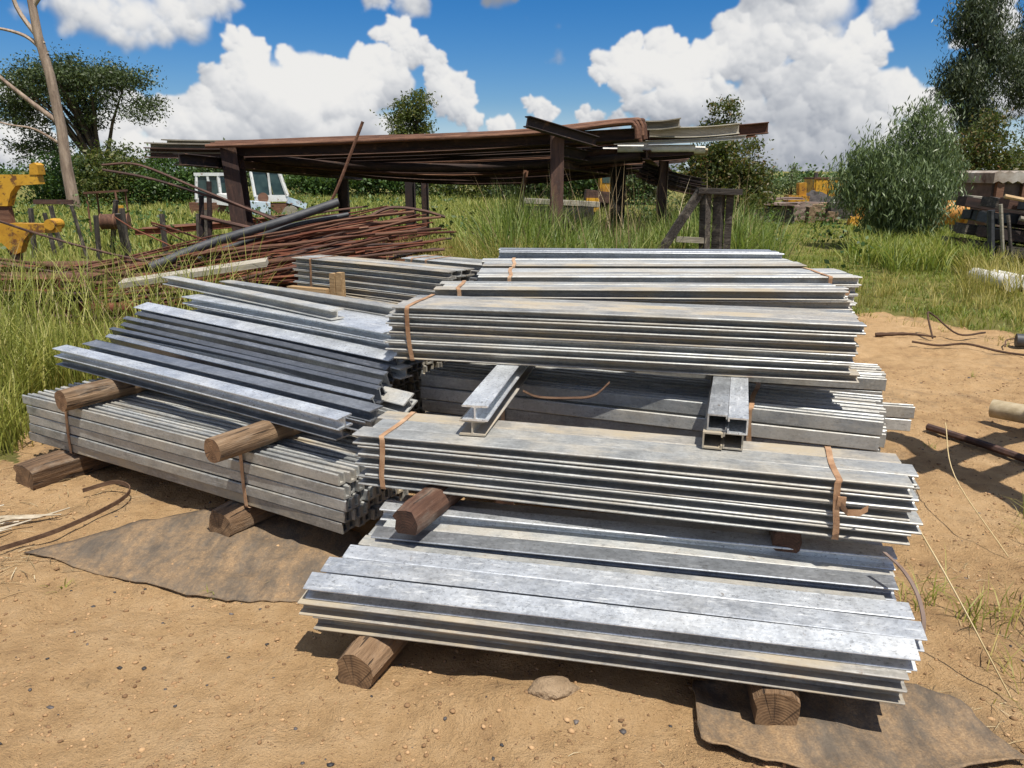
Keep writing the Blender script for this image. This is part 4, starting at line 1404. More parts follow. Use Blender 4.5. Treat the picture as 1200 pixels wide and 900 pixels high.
# the ragged rim where grass runs out into the sand
X, Y_ = clumps(r, (-4, 6.5, 3.5, 10.5), 2600, (3, 10), 0.035, lambda x, y: ~grown(x, y) & (grown(x, y + 0.8) | grown(x + 0.7, y) | grown(x - 0.5, y)) & (r.random(len(x)) < 0.5))
blades('rim_grass', 'thin ragged grass along the rim of the sand', X, Y_, np.clip(0.10 + 0.16 * vnoise(X, Y_, 1.3), .04, .22), 0.006, 'grass_dry', 48, (0.2, 1.1))
# fields farther off
X, Y_ = clumps(r, (2.5, 26, 16, 34), 5200, (4, 8), 0.12, lambda x, y: (x < 0.72 * y) & (x > 0.16 * y))
blades('field_grass', 'grass of the field beyond the yard at right', X, Y_, 0.17, 0.022, 'grass_lawn', 39, (0.2, 0.9))
X, Y_ = clumps(r, (-30, -2, 11.5, 40), 9500, (4, 9), 0.14, lambda x, y: (x > -0.78 * y - 1))
blades('field_grass', 'tall pale grass of the field at left', X, Y_, np.clip(0.10 + 0.010 * Y_, .2, .5), np.clip(.006 + .0011 * Y_, .012, .05), 'grass_field', 40, (0.1, 0.6))
X, Y_ = clumps(r, (-14, 4, 17, 42), 4200, (4, 9), 0.16)
blades('field_grass', 'yellow grass seen beneath the pipe rack', X, Y_, np.clip(0.15 + 0.012 * Y_, .3, .6), np.clip(.006 + .0011 * Y_, .012, .05), 'grass_field', 41, (0.1, 0.6))
# sparse tufts and straw on the sand
X, Y_ = clumps(r, (-2.6, 4.6, 1.5, 8.5), 46, (4, 12), 0.02, lambda x, y: ~grown(x, y))
blades('small_tufts', 'sparse small tufts growing out of the sand', X, Y_, 0.075, 0.0045, 'grass_fresh', 42, (0.3, 1.2))
X, Y_ = clumps(r, (-3.3, -2.1, 2.9, 4.3), 26, (14, 30), 0.10)
blades('straw_litter', 'dry straw and grass litter lying at the left', X, Y_, 0.15, 0.0032, 'straw_bits', 43, (0, 0), lie=True)
X, Y_ = clumps(r, (1.2, 2.2, 1.6, 3.2), 36, (8, 22), 0.09, lambda x, y: x > 1.22 + 0.13 * (y - 1.6))
blades('straw_litter', 'dry straw litter at the right edge', X, Y_, 0.10, 0.0026, 'straw_bits', 44, (0, 0), lie=True)
X = r.uniform(-3.0, 4.4, 900)
Y_ = r.uniform(1.5, 7.5, 900)
k = ~grown(X, Y_)
blades('straw_litter', 'thin straw bits scattered across the sand', X[k], Y_[k], 0.05, 0.0022, 'straw_bits', 45, (0, 0), lie=True)
X, Y_ = clumps(r, (1.45, 2.6, 1.7, 3.6), 40, (6, 18), 0.05, lambda x, y: x > 0.60 * y + 0.30)
blades('edge_straw', 'dry straw coloured tufts at the right edge of the yard', X, Y_, 0.16, 0.004, 'grass_dry', 49, (0.3, 1.3))
X, Y_ = clumps(r, (1.50, 2.6, 1.7, 2.8), 12, (10, 20), 0.05)
blades('edge_grass', 'green and dry grass tufts at the right edge of the yard', X, Y_, 0.20, 0.005, 'grass_fresh', 46, (0.2, 1.1))
for q, (P, M, Q) in enumerate((((1.62, 2.15, 0.0), (1.50, 2.35, 0.28), (1.45, 2.52, 0.42)), ((2.20, 3.1, 0.0), (2.15, 3.5, .22), (2.3, 3.9, .36)))):
    tube_obj('straw_stalk', curve_pts([P, M, Q], 12), 0.0028, 'straw', 'long bent straw stalk rising %s the right edge' % ('low at', 'beside the shadow near')[q], 'grass stalk', 'single stalks at right', n=5)


# ------------------------------------------------------------------ trees
def leaf_mesh(name, C, size, mat, seed, droop=0.0, aspect=0.45):
    """one small folded leaf (two triangles) per point"""
    r = np.random.default_rng(seed)
    n = len(C)
    s = np.broadcast_to(size, (n,)) * r.uniform(0.6, 1.3, n)
    d = r.standard_normal((n, 3))
    d[:, 2] = d[:, 2] * (1 - droop) - droop * 2.6
    d /= np.linalg.norm(d, axis=1, keepdims=True)
    q = r.standard_normal((n, 3))
    q[:, 2] *= (1 - droop * 0.7)
    q -= d * (q * d).sum(1, keepdims=True)
    q /= np.linalg.norm(q, axis=1, keepdims=True) + 1e-9
    a = C - d * s[:, None] * .5
    b = C + d * s[:, None] * .5
    w = (s * aspect * .5)[:, None]
    nn = np.cross(d, q) * (s * 0.10)[:, None]
    V = np.stack([a, C + q * w + nn, b, C - q * w + nn], 1).reshape(-1, 3)
    F = (np.arange(n) * 4)[:, None] + np.array([[0, 1, 2, 3]])
    return np_mesh(name, V, F, mat)


def tree(label, base, trunk_h, r0, blobs, nleaf, size, leafm, seed, barkm='bark_dark', name='tree', cat='tree', group=None, nsub=26, sub=0.28, droop=0.0,
         aspect=0.45, lean=(0, 0), limbs=10, shell=0.5, flat=0.62):
    """blobs: (dx, dy, z, rx, ry, rz) about the base"""
    bx, by = base
    bz = gz(bx, by)
    e = empty(name, (bx, by, bz), label=label, cat=cat, group=group)
    r = np.random.default_rng(seed)
    blobs = np.array(blobs, float)
    vol = blobs[:, 3] * blobs[:, 5]
    blobs[:, :3] += r.normal(0, 0.06, (len(blobs), 3)) * blobs[:, 3:6]
    cnt = np.maximum(3, (nsub * len(blobs) * vol / vol.sum()).astype(int))
    subs = []
    for b, c in zip(blobs, cnt):
        d = r.standard_normal((c, 3))
        d /= np.linalg.norm(d, axis=1, keepdims=True)
        rad = shell + (1 - shell) * r.random((c, 1))
        pts = b[:3] + d * rad * b[3:6] * 0.9
        ss = sub * np.mean(b[3:6]) * r.uniform(0.6, 1.35, c)
        subs += [(p_, s_) for p_, s_ in zip(pts, ss)]
    wts = np.array([s_ ** 2 for _, s_ in subs])
    nl = (nleaf * wts / wts.sum()).astype(int)
    P = []
    for (p_, s_), c in zip(subs, nl):
        g_ = r.standard_normal((c, 3)) * s_ * np.array([1.0, 1.0, flat + droop * .6])
        P.append(p_ + g_)
    P = np.concatenate(P)
    P = P[P[:, 2] > 0.02]
    link('crown', leaf_mesh('crown', P, size, leafm, seed + 1, droop, aspect), e)
    mb = MB()
    top = Vector((lean[0], lean[1], trunk_h))
    npt = 7
    pts = [Vector((lean[0] * (i / (npt - 1)) + 0.05 * r0 * 10 * math.sin(i * 1.3 + seed) * (i > 0), lean[1] * (i / (npt - 1)), -0.15 + (trunk_h + .15) * i / (npt - 1))) for i in range(npt)]
    mb.tube(pts, [r0 * (1.25 if i == 0 else 1 - 0.62 * i / (npt - 1)) for i in range(npt)], 9)
    order = np.argsort(-np.array([s_ for _, s_ in subs]))[:limbs]
    for k in order:
        q = Vector(subs[k][0])
        f = min(0.95, max(0.25, 0.35 + 0.5 * r.random()))
        a = pts[0].lerp(pts[-1], f) if q.z > trunk_h * f else pts[1].lerp(pts[2], r.random())
        md = a.lerp(q, 0.5) + Vector((0, 0, (q - a).length * 0.10))
        rr0 = r0 * 0.42 * (1 - 0.4 * f)
        mb.tube([a, md, q], [rr0, rr0 * .6, rr0 * .22], 6, cap=False)
    link('trunk', smooth_by_angle(mb.mesh('trunk', barkm), 60), e)
    return e


def leafless(label, base, pts, rads, branches, mat='bark_pale', name='dead_tree'):
    e = empty(name, (base[0], base[1], gz(*base)), label=label, cat='tree')
    mb = MB()
    mb.tube(pts, rads, 12)
    link('trunk', smooth_by_angle(mb.mesh('trunk', mat), 60), e)
    for bp, br in branches:
        mb = MB()
        mb.tube(curve_pts(bp, 12), [br * (1 - 0.85 * k / 20) for k in range(len(curve_pts(bp, 12)))], 6, cap=False)
        link('branch', smooth_by_angle(mb.mesh('branch', mat), 60), e)
    return e


leafless('tall bare pale trunk with peeling bark in front of the spreading tree', (-17.75, 32),
         [(0.1, 0, -0.2), (0, 0, 1.8), (0.02, 0, 3.2), (-0.12, 0, 5.2), (-0.35, 0, 6.6), (-0.42, 0, 8.2), (-0.75, 0, 10.5), (-0.7, 0, 12.5)],
         [0.25, 0.21, 0.19, 0.175, 0.16, 0.14, 0.11, 0.06],
         [([(0, 0, 3.4), (-1.3, .1, 4.4), (-2.6, .2, 5.6), (-3.4, .2, 7.2)], 0.11), ([(-0.1, 0, 5.9), (-0.9, .1, 6.6), (-2.2, .1, 6.9), (-3.2, .1, 6.7)], 0.09),
          ([(-0.2, 0, 6.3), (-1.0, 0, 7.6), (-1.2, 0, 9.0), (-1.9, 0, 10.4)], 0.10), ([(-0.05, 0, 2.6), (-1.1, .1, 3.2), (-2.2, .1, 3.4), (-3.4, .1, 3.8)], 0.06),
          ([(-0.4, 0, 7.6), (0.5, 0, 8.6), (1.3, 0, 9.4), (2.2, 0, 9.6)], 0.10), ([(-0.4, 0, 8.2), (-1.4, 0, 9.3), (-2.8, 0, 10.2)], 0.09)])
tree('spreading flat topped dark tree behind the bare trunk at left', (-22.6, 45), 3.4, 0.38,
     [(-1.6, 0, 6.3, 3.6, 3.0, 1.5), (0.6, 0, 6.6, 2.6, 2.4, 1.2), (2.2, 0, 5.1, 2.0, 2.0, 0.95), (-4.2, 0, 5.0, 2.2, 2.2, 1.7), (-4.0, 0, 3.0, 1.9, 2, 1.3), (-0.6, 0, 4.6, 1.7, 1.8, 1.1), (0.4, -0.5, 2.9, 0.7, 0.8, 0.5), (-2.4, 0, 2.6, 1.1, 1.3, 1.0)],
     30000, 0.17, 'leaf_dark', 51, nsub=40, sub=0.20, limbs=34, flat=0.42, shell=0.2, lean=(-0.9, 0), group='trees around the yard')
GH = 'bushes along the far edge of the left field'
for k, (bx, by, w, h) in enumerate(((-19.2, 34.5, 1.5, 2.3), (-17.0, 34, 1.7, 2.9), (-14.7, 34, 1.7, 2.75), (-12.9, 35, 1.4, 2.5))):
    tree(('leftmost bush of the hedge, beside the yellow frame', 'tall bush under the bare pale trunk, second in the hedge', 'broad bush above the field posts, third in the hedge', 'bush at the hedge end nearest the white tractor cabs')[k],
         (bx, by), h * .6, 0.10, [(0, 0, h * .52, w, 1.3, h * .46), (w * .45, -.3, h * .36, w * .7, 1.0, h * .34), (-w * .5, -.2, h * .34, w * .7, 1.0, h * .32), (0.2, 0, h * .82, w * .5, .7, h * .22)], 6500, 0.17, ('leaf_bush', 'leaf_olive', 'leaf_bush', 'leaf_dark')[k], 60 + k * 3, name='bush', cat='bush', group=GH, nsub=16, sub=0.26)
for k, (bx, by, w, h, mt) in enumerate(((-10.2, 41, 1.9, 2.5, 'leaf_bush'), (-7.4, 40, 1.9, 2.5, 'leaf_bush'), (-4.6, 41, 1.9, 2.4, 'leaf_dark'), (-1.6, 39, 2.0, 2.3, 'leaf_olive'), (1.0, 38, 1.8, 2.4, 'leaf_dark'), (3.4, 38, 1.7, 2.7, 'leaf_bush'), (6.2, 40, 1.5, 2.0, 'leaf_dark'))):
    tree(('bush just right of the white tractor cabs', 'leafy bush behind the second rack post from the left', 'dark bush beneath the middle of the rack', 'olive bush beneath the rack right of middle', 'dark bush left of the front rack post', 'bush between the two right rack posts, by the yellow digger', 'low dark bush right of the rack')[k],
         (bx, by), h * .6, 0.10, [(0, 0, h * .52, w, 1.4, h * .46), (w * .5, -.3, h * .36, w * .7, 1.0, h * .34), (-w * .5, -.2, h * .34, w * .7, 1.0, h * .32)], 4600, 0.21, mt, 90 + k * 3, name='bush', cat='bush', group='bushes beyond the rack', nsub=16, sub=0.27)
tree('rounded dark tree rising above the rack left of centre', (-7.3, 60), 5.2, 0.25, [(0, 0, 6.2, 1.5, 1.4, 1.4), (-.7, 0, 5.0, 1.3, 1.2, 1.1), (.7, 0, 5.1, 1.2, 1.2, 1.1), (-.3, 0, 3.6, 1.0, 1.0, 0.9)], 5200, 0.24, 'leaf_olive', 120, group='trees around the yard', nsub=14)
tree('tree with reddish tips behind the right end of the rack', (5.85, 22), 2.2, 0.10,
     [(-.3, 0, 3.05, .55, .5, .75), (0.0, 0, 1.85, 1.15, .8, .75), (0.1, -.2, 0.85, 1.2, .8, .65), (.5, 0, 1.4, .8, .6, .65), (-.5, 0, 1.4, .7, .6, .6)], 24000, 0.105, 'leaf_autumn', 130, group='trees around the yard', nsub=22, sub=0.22)
tree('wispy young tree left of the far pair, beyond the scrap heap', (13.0, 40), 1.6, 0.06, [(0, 0, 1.45, .42, .4, .5), (0, 0, .8, .65, .5, .5)], 1800, 0.12, 'leaf_willow', 140, group='young trees beyond the scrap', nsub=12)
tree('wispy young tree right of the far pair, beside the yellow machine', (14.0, 40), 1.8, 0.06, [(0, 0, 1.55, .42, .4, .5), (0, 0, .85, .70, .5, .55)], 1800, 0.12, 'leaf_willow', 143, group='young trees beyond the scrap', nsub=12)
tree('big drooping willow like bush with grey green leaves at right', (8.15, 17), 2.0, 0.10,
     [(-.38, 0, 1.78, .66, .7, .55), (.38, 0, 2.45, .58, .7, .62), (-.65, 0, 1.25, .62, .7, .62), (.1, -.3, 1.35, .90, .7, .75), (.75, 0, 1.7, .55, .6, .70), (0.15, -.2, .62, .80, .7, .5), (.50, 0, 2.85, .25, .3, .30), (-.75, 0, 1.95, .25, .3, .3), (-1.15, 0, 1.2, .25, .3, .35), (.85, 0, 2.35, .22, .3, .3), (-.1, 0, 2.75, .22, .3, .25), (1.1, 0, 1.2, .25, .3, .4)], 30000, 0.135, 'leaf_willow', 150, cat='bush', name='drooping_bush',
     nsub=30, sub=0.24, droop=0.72, aspect=0.19, limbs=18)
tree('tall dark gum tree at the top right, its crown leaving the frame', (17.6, 30), 5.4, 0.24,
     [(-.9, 0, 6.8, .95, .8, 1.2), (-1.2, 0, 4.9, 1.05, .9, 1.15), (-.2, 0, 5.6, .8, .8, 1.0), (-.6, 0, 3.4, .95, .8, .8), (-.4, 0, 8.2, .8, .7, 1.0)], 30000, 0.19, 'leaf_euc', 160, group='tall gum trees at right', nsub=34, sub=0.24, droop=0.6, aspect=0.20, shell=0.2, limbs=22, lean=(-0.6, 0))
tree('second tall dark gum tree cut by the right edge of the photo', (20.2, 31), 6.0, 0.26,
     [(.1, 0, 7.2, 1.4, 1, 1.4), (-.75, 0, 5.0, 1.35, 1, 1.3), (-1.0, 0, 6.6, .8, .8, 1.0), (.2, 0, 3.4, 1.2, 1, 1.0), (1.0, 0, 6.0, 1.1, 1, 1.5), (-.4, 0, 8.6, .9, .9, 1.1)], 34000, 0.19, 'leaf_euc', 165, group='tall gum trees at right', nsub=34, sub=0.24, droop=0.6, aspect=0.20, shell=0.2, limbs=22)
tree('reddish brown bush between the drooping bush and the gum trees', (13.9, 24), 1.8, 0.08,
     [(0, 0, 2.5, .8, .7, .95), (.7, 0, 1.5, .8, .7, .8), (-.7, 0, 1.4, .7, .7, .9), (0, 0, .7, 1.0, .8, .6)], 12000, 0.12, 'leaf_autumn', 170, cat='bush', name='bush', group='bushes at right', nsub=20)
tree('green bush below the gum trees behind the scrap pile', (16.4, 26), 1.6, 0.08,
     [(0, 0, 1.7, 1.2, .9, .9), (1.1, 0, 1.3, .9, .8, .9), (0, 0, .7, 1.3, .9, .6)], 6000, 0.13, 'leaf_olive', 173, cat='bush', name='bush', group='bushes at right', nsub=18)
X, Y_ = clumps(np.random.default_rng(61), (-26, 10, 13, 38), 420, (8, 16), 0.16, lambda x, y: (np.abs(x) < 0.72 * y) & (np.abs(x - 1) > 0.1 * y))
P = np.stack([X, Y_, np.abs(np.random.default_rng(62).normal(0.25, 0.25, len(X)))], -1)
P = np.repeat(P, 3, 0) + np.random.default_rng(63).normal(0, 0.10, (len(X) * 3, 3))
P[:, 2] = np.abs(P[:, 2])
o = link('field_weeds', leaf_mesh('field_weeds', P, 0.11, 'leaf_bush', 64, 0, 0.6))
tag(o, 'leafy green weeds scattered through the field', 'weeds', kind='stuff')
# distant tree belt: nobody could count it
r = np.random.default_rng(200)
P = []
for k in range(260):
    cx_ = r.uniform(-150, 150)
    cy_ = r.uniform(95, 120)
    hh_ = r.uniform(0.6, 1.3) + 1.9 * r.random() ** 4
    n_ = 190
    P.append(np.stack([cx_ + r.normal(0, 1.9, n_), cy_ + r.normal(0, 1.2, n_), np.abs(r.normal(hh_ * .5, hh_ * .32, n_))], -1))
o = link('distant_tree_belt', leaf_mesh('distant_tree_belt', np.concatenate(P), 0.40, 'leaf_bush', 201, 0, 0.8))
tag(o, 'far belt of trees along the horizon', 'trees', kind='stuff')


# ------------------------------------------------------------------ pipe rack
def box_part(name, parent, c, s, rot, mat):
    mb = MB()
    mb.box(c, s, rot)
    return link(name, mb.mesh(name, mat), parent)


def ibeam_part(name, parent, P, Q, b, h, mat, roll=0, tf=0.016, tw=0.012):
    """I beam along P-Q; flanges level unless rolled"""
    P = Vector(P)
    Q = Vector(Q)
    d = Q - P
    L = d.length
    mb = MB()
    mb.prism([(y, z - h / 2) for y, z in i_profile(b, h, tf, tw)], 0, L)
    q = d.to_track_quat('X', 'Z')
    M = q.to_matrix().to_4x4() @ Matrix.Rotation(R(roll), 4, 'X')
    return link(name, mb.mesh(name, mat), parent, P, M.to_euler())


rk = empty('pipe_rack', (-1.5, 13.5, 0), label='rusty steel pipe rack of heavy posts and sloping arms behind the stack', cat='rack')
o0 = rk.location


def rel(x, y, z):
    return (x - o0.x, y - o0.y, z)


POSTS = [(-4.17, 12.0, 1.98, 0.30), (-3.60, 17.0, 1.62, 0.22), (0.615, 11.0, 2.16, 0.22), (1.79, 13.5, 1.90, 0.24), (-2.30, 18.0, 1.50, 0.22), (-1.99, 18.2, 1.50, 0.16), (2.40, 12.7, 1.80, 0.14), (3.2, 17.0, 1.55, 0.2)]
for k, (x, y, h, w) in enumerate(POSTS):
    ln = 0.12 if k == 0 else 0.0
    ibeam_part('post', rk, rel(x + ln, y, -0.1), rel(x, y, h), w * .8, w, 'rust_dark', 90 if k in (0, 2) else 0)
ibeam_part('arm', rk, rel(0.60, 11.2, 1.92), rel(2.7, 15.6, 1.68), 0.16, 0.16, 'rust_dark')
ibeam_part('bracket', rk, rel(0.19, 10.50, 2.26), rel(1.15, 11.12, 2.03), 0.13, 0.14, 'rust_dark')
ibeam_part('arm', rk, rel(-4.55, 11.0, 1.80), rel(-3.3, 17.6, 1.52), 0.16, 0.16, 'rust_dark')
ibeam_part('arm', rk, rel(0.70, 11.6, 1.74), rel(2.2, 16.2, 1.60), 0.10, 0.12, 'rust_dark')
ibeam_part('arm', rk, rel(-4.1, 12.1, 1.74), rel(-3.4, 17.2, 1.54), 0.10, 0.12, 'rust_dark')
ibeam_part('arm', rk, rel(2.0, 12.0, 1.88), rel(3.4, 17.3, 1.58), 0.12, 0.14, 'rust_dark')
ibeam_part('brace', rk, rel(0.70, 11.0, 1.05), rel(1.18, 10.8, 0.30), 0.09, 0.09, 'rust_dark')
ibeam_part('brace', rk, rel(-4.05, 12.0, 0.75), rel(-4.65, 12.2, 0.0), 0.10, 0.10, 'rust_dark')
ibeam_part('brace', rk, rel(0.22, 12.6, 1.65), rel(-0.02, 12.3, 0.2), 0.06, 0.06, 'rust_brown')

# what lies on the rack: long sections, each a thing of its own
def rack_z(x, y):
    s = (x + 4.2) / 4.85
    yb = y + 0.5 * (1 - s) * 0
    return 1.80 - 0.044 * (y - 11.2) + 0.030 * (x + 4.5)


GR = 'long sections lying on the pipe rack'
rr = random.Random(5)
kinds = ['ibeam', 'tube', 'channel']


def long_section(P, Q, kind, size, mat, label, group=GR, sag=0.03):
    P = Vector(P)
    Q = Vector(Q)
    d = Q - P
    L = d.length
    mb = MB()
    if kind == 'ibeam':
        mb.prism([(y, z) for y, z in i_profile(size, size * 1.1, size * .12, size * .09)], 0, L, bend=(0, -sag), nseg=8)
    elif kind == 'tube':
        mb.tube([(L * i / 8, 0, size / 2 - sag * math.sin(PI * i / 8)) for i in range(9)], size / 2, 10)
    else:
        mb.prism(channel_profile(size, size * .8, size * .1, size * .1), 0, L, bend=(0, -sag), nseg=8)
    me = mb.mesh('steel_section', mat)
    if kind == 'tube':
        smooth_by_angle(me, 50)
    o = link({'ibeam': 'steel_beam', 'tube': 'steel_pipe', 'channel': 'steel_channel'}[kind], me, None, P, d.to_track_quat('X', 'Z').to_euler())
    return tag(o, label, {'ibeam': 'steel beam', 'tube': 'pipe', 'channel': 'steel channel'}[kind], group)


for k in range(34):
    fy = k / 33
    yL = 12.05 + 4.9 * fy + rr.uniform(-.04, .04)
    yR = yL - 0.75 + rr.uniform(-.12, .12)
    xL = -4.42 + 0.5 * fy + rr.uniform(-.15, .3)
    xR = 1.55 + 1.0 * fy + rr.uniform(-.3, .3)
    kd = kinds[k % 3]
    sz = rr.uniform(0.10, 0.16)
    mt = rr.choice(['rust_dark', 'rust_dark', 'rust_brown', 'rust_dark', 'galv_dusty' if k % 9 == 4 else 'rust_dark'])
    zo = 0.085 + rr.uniform(0, .02)
    long_section((xL, yL, rack_z(xL, yL) + zo), (xR, yR, rack_z(xR, yR) + zo), kd, sz, mt, 'long dark rusty section among the many packed on the rack')
# hanging lower tier
for k in range(9):
    y0 = 12.3 + k * 0.42
    xl = -3.9 + rr.uniform(-.2, .6) if k % 2 else -2.4 + rr.uniform(-.4, .4)
    long_section((-4.15 + .02 * k, y0 + .3, 1.79 - .020 * k), (1.95 + 0.1 * k, y0 - .05, 1.80 - .022 * k), kinds[(k + 1) % 3], rr.uniform(.12, .16), 'rust_dark' if k != 2 else 'rust_brown', 'dark section sagging on the lower tier under the rack', sag=.16 + .012 * k)
# brown bent tubes along the front top edge
for k in range(6):
    yb = 11.05 + 0.07 * k
    zt = 2.27 + 0.03 * (k % 2) + (0.02 if k > 2 else 0)
    c = curve_pts([(-4.45 + .05 * k, yb + .7, 1.99 + .025 * (k % 3)), (-2.0, yb + .42, 2.06 + .025 * (k % 3)), (0.2, yb + .15, zt - .13), (1.45 + .04 * k, yb, zt), (1.66 + .035 * k, yb - .02, zt - .03), (1.70 + .035 * k, yb - .02, zt - .20 - .02 * (k % 3))], 40)
    tube_obj('bent_tube', c, 0.030, 'rust_brown', 'long brown tube with its right end bent down, on the front edge of the rack', 'pipe', 'brown bent tubes on the rack', n=8)
# right hand end of the load
long_section((1.75, 11.9, 2.24), (2.45, 11.85, 2.26), 'channel', 0.16, 'plank_grey', 'cream short channel on the right end of the rack')
long_section((2.05, 12.1, 2.13), (3.35, 12.0, 2.17), 'ibeam', 0.14, 'plank_grey', 'cream beam with bolt holes on the right end of the rack')
long_section((1.9, 12.3, 2.11), (3.78, 12.0, 2.175), 'ibeam', 0.15, 'rust_brown', 'brown beam sticking out farthest right from the rack')
long_section((1.5, 12.6, 2.08), (3.70, 12.3, 2.14), 'channel', 0.15, 'rust_brown', 'second brown section just behind the farthest right one')
long_section((1.2, 12.2, 2.03), (3.45, 11.95, 2.10), 'channel', 0.07, 'galv_grey', 'pale thin channel under the brown beam at right')
for k, (x0, x1, z, y) in enumerate(((1.6, 2.75, 1.97, 12.15), (1.4, 2.95, 1.95, 12.35), (1.5, 3.05, 1.93, 12.6))):
    tube_obj('white_pipe', [(x0, y + .1, z), (x1, y, z + .005)], 0.055, 'pipe_white' if k < 2 else 'pipe_tan', ('front white pipe end', 'middle white pipe end', 'cream pipe end, rearmost of three,')[k] + ' on the right of the rack', 'pipe', 'white pipe ends on the rack', n=10)
for k in range(6):
    long_section((0.9 + .1 * k, 12.4 + .2 * k, 1.84 - .02 * k), (2.75 + .02 * k, 12.2 + .2 * k, 1.88 - .02 * k), 'ibeam', 0.13, 'rust_dark', 'dark section low on the right end of the rack')
# grey boards out to the left of the rack
for k, (x0, x1, y, z, mt) in enumerate(((-5.9, -3.0, 12.9, 1.93, 'plank_grey'), (-5.75, -3.2, 13.2, 1.99, 'plank_grey'), (-5.85, -3.2, 12.75, 1.85, 'rust_dark'))):
    long_section((x0, y + .2, z), (x1, y - .1, z + .02), 'channel', 0.20, mt, ('pale grey channel', 'upper grey channel', 'dark channel')[k] + ' sticking out left of the rack', 'channels sticking out left of the rack')
# square tubes under the right end
for k in range(7):
    a, b2 = k % 3, k // 3
    long_section((1.98 + .10 * a + .05 * b2, 12.6 + .05 * a, 1.55 - .05 * a + .075 * b2), (3.3 + .1 * a, 13.8, 1.30 - .05 * a + .075 * b2), 'channel', 0.085, 'rust_dark', 'dark square tube tilted in a small stack under the rack\'s right end', 'dark square tubes right of the rack')

# A-frame of dark timbers right of the rack
af = empty('timber_trestle', (2.4, 10, 0), label='dark timber trestle with a slanting leg in tall grass', cat='trestle')
for P, Q, w in (((-0.62, 0, 0.45), (-0.02, 0, 1.42), 0.10), ((0.10, 0.05, -.05), (0.03, 0, 1.42), 0.10), ((0.26, .1, -.05), (0.22, .05, 1.40), 0.11), ((0.38, .12, -.05), (0.36, .05, 1.40), 0.09)):
    d = Vector(Q) - Vector(P)
    mb = MB()
    mb.box((0, 0, d.length / 2), (w, w, d.length))
    link('leg', mb.mesh('leg', 'wood_black'), af, P, d.to_track_quat('Z', 'Y').to_euler())
box_part('cap', af, (0.20, 0, 1.40), (0.55, 0.16, 0.07), (0, 0.03, 0), 'wood_black')
box_part('rail', af, (-0.12, -0.02, 0.80), (0.38, 0.04, 0.07), (0, 0.05, 0), 'plank_grey')

# ------------------------------------------------------------------ rusty rods and pipes behind the left half
GRod = 'rusty reinforcing rods heaped behind the stack'
rr = random.Random(78)
mb = MB()
for k in range(420):
    f = rr.random()
    x, y = rr.uniform(-6.6, -3.4), rr.uniform(8.3, 10.2)
    L, yaw = rr.uniform(1.8, 3.6), R(rr.gauss(18, 14))
    hl = lambda xx, yy: 0.06 + max(0, min(1, (xx + 7.2) / 4.5)) * 0.72 * max(0.15, 1 - 0.6 * abs(yy - 9.3)) * f
    q = []
    for i in range(5):
        xx, yy = x + L * i / 4 * math.cos(yaw), y + L * i / 4 * math.sin(yaw)
        if xx > -1.45:
            break
        q.append((xx, yy, hl(xx, yy) + rr.uniform(-.02, .02)))
    if len(q) > 2:
        mb.tube(q, rr.uniform(.009, .016), 5)
o = link('rod_tangle', smooth_by_angle(mb.mesh('rod_tangle', 'rust_red'), 60))
tag(o, 'tangled core of the rusty rod heap behind the stack', 'rods', kind='stuff')
rr = random.Random(77)
rod_me = []
for v in range(5):
    L = 4.3
    mb = MB()
    b1, b2 = rr.uniform(-.10, .10), rr.uniform(-.05, .12)
    mb.tube([(L * i / 9, b1 * math.sin(PI * i / 9) + .02 * math.sin(i * 2.1 + v), b2 * math.sin(PI * i / 9 * (1 + .3 * v))) for i in range(10)], 0.011 + 0.0035 * (v % 3), 6)
    rod_me.append(smooth_by_angle(mb.mesh('rusty_rod', ['rust_red', 'rust_red', 'rust_brown', 'rust_red', 'rust_dark'][v]), 60))
for k in range(260):
    q = rr.random()
    x = rr.uniform(-6.1, -4.85)
    y = rr.uniform(8.1, 10.0)
    hgt = rr.random() ** 0.8
    z0 = 0.05 + 0.45 * hgt * (1 - abs(y - 9.1))
    yaw = rr.gauss(19, 13)
    z1 = 0.12 + 1.12 * hgt * (1 - 0.35 * abs(y - 9.1))
    o = link('rusty_rod', rod_me[k % 5], None, (x, y, max(.04, z0)), (rr.uniform(0, 6), -math.asin((z1 - z0) / 4.3), R(yaw)))
    tag(o, 'thin rusty rod in the tangled heap behind the stack', 'rod', GRod)
for k in range(10):
    x, y = rr.uniform(-2.6, -1.6), rr.uniform(8.6, 9.6)
    o = link('rusty_rod', rod_me[k % 5], None, (x, y, .08), (0, -R(rr.uniform(8, 14)), R(rr.uniform(110, 200))))
    tag(o, 'rusty rod lying askew over the right end of the rod heap', 'rod', GRod)
tube_obj('black_pipe', curve_pts([(-4.15, 8.9, 0.58), (-3.5, 9.2, 0.84), (-2.8, 9.45, 1.05), (-2.12, 9.7, 1.28)], 20), 0.052, 'pipe_black', 'long black pipe lying up over the rusty rod heap', 'pipe', n=14)
tube_obj('black_pipe', curve_pts([(-3.75, 9.3, 0.64), (-3.2, 9.5, 0.83), (-2.7, 9.6, 1.0), (-2.05, 9.9, 1.12)], 20), 0.030, 'pipe_black', 'thinner grey pipe beside the long black one', 'pipe', n=12)
tube_obj('thin_rod', curve_pts([(-5.2, 10.2, 1.72), (-4.7, 10.1, 1.72), (-4.0, 10, 1.46), (-2.95, 9.8, 1.06)], 24), 0.016, 'rust_dark', 'thin dark rod arching out to the left in front of the hedge', 'rod', n=6)
tube_obj('thin_rod', curve_pts([(-5.2, 10.2, 1.66), (-4.6, 10.1, 1.56), (-3.9, 10, 1.37), (-2.75, 9.8, 1.02)], 24), 0.018, 'rust_dark', 'straight dark rod below the arching one at left', 'rod', n=6)
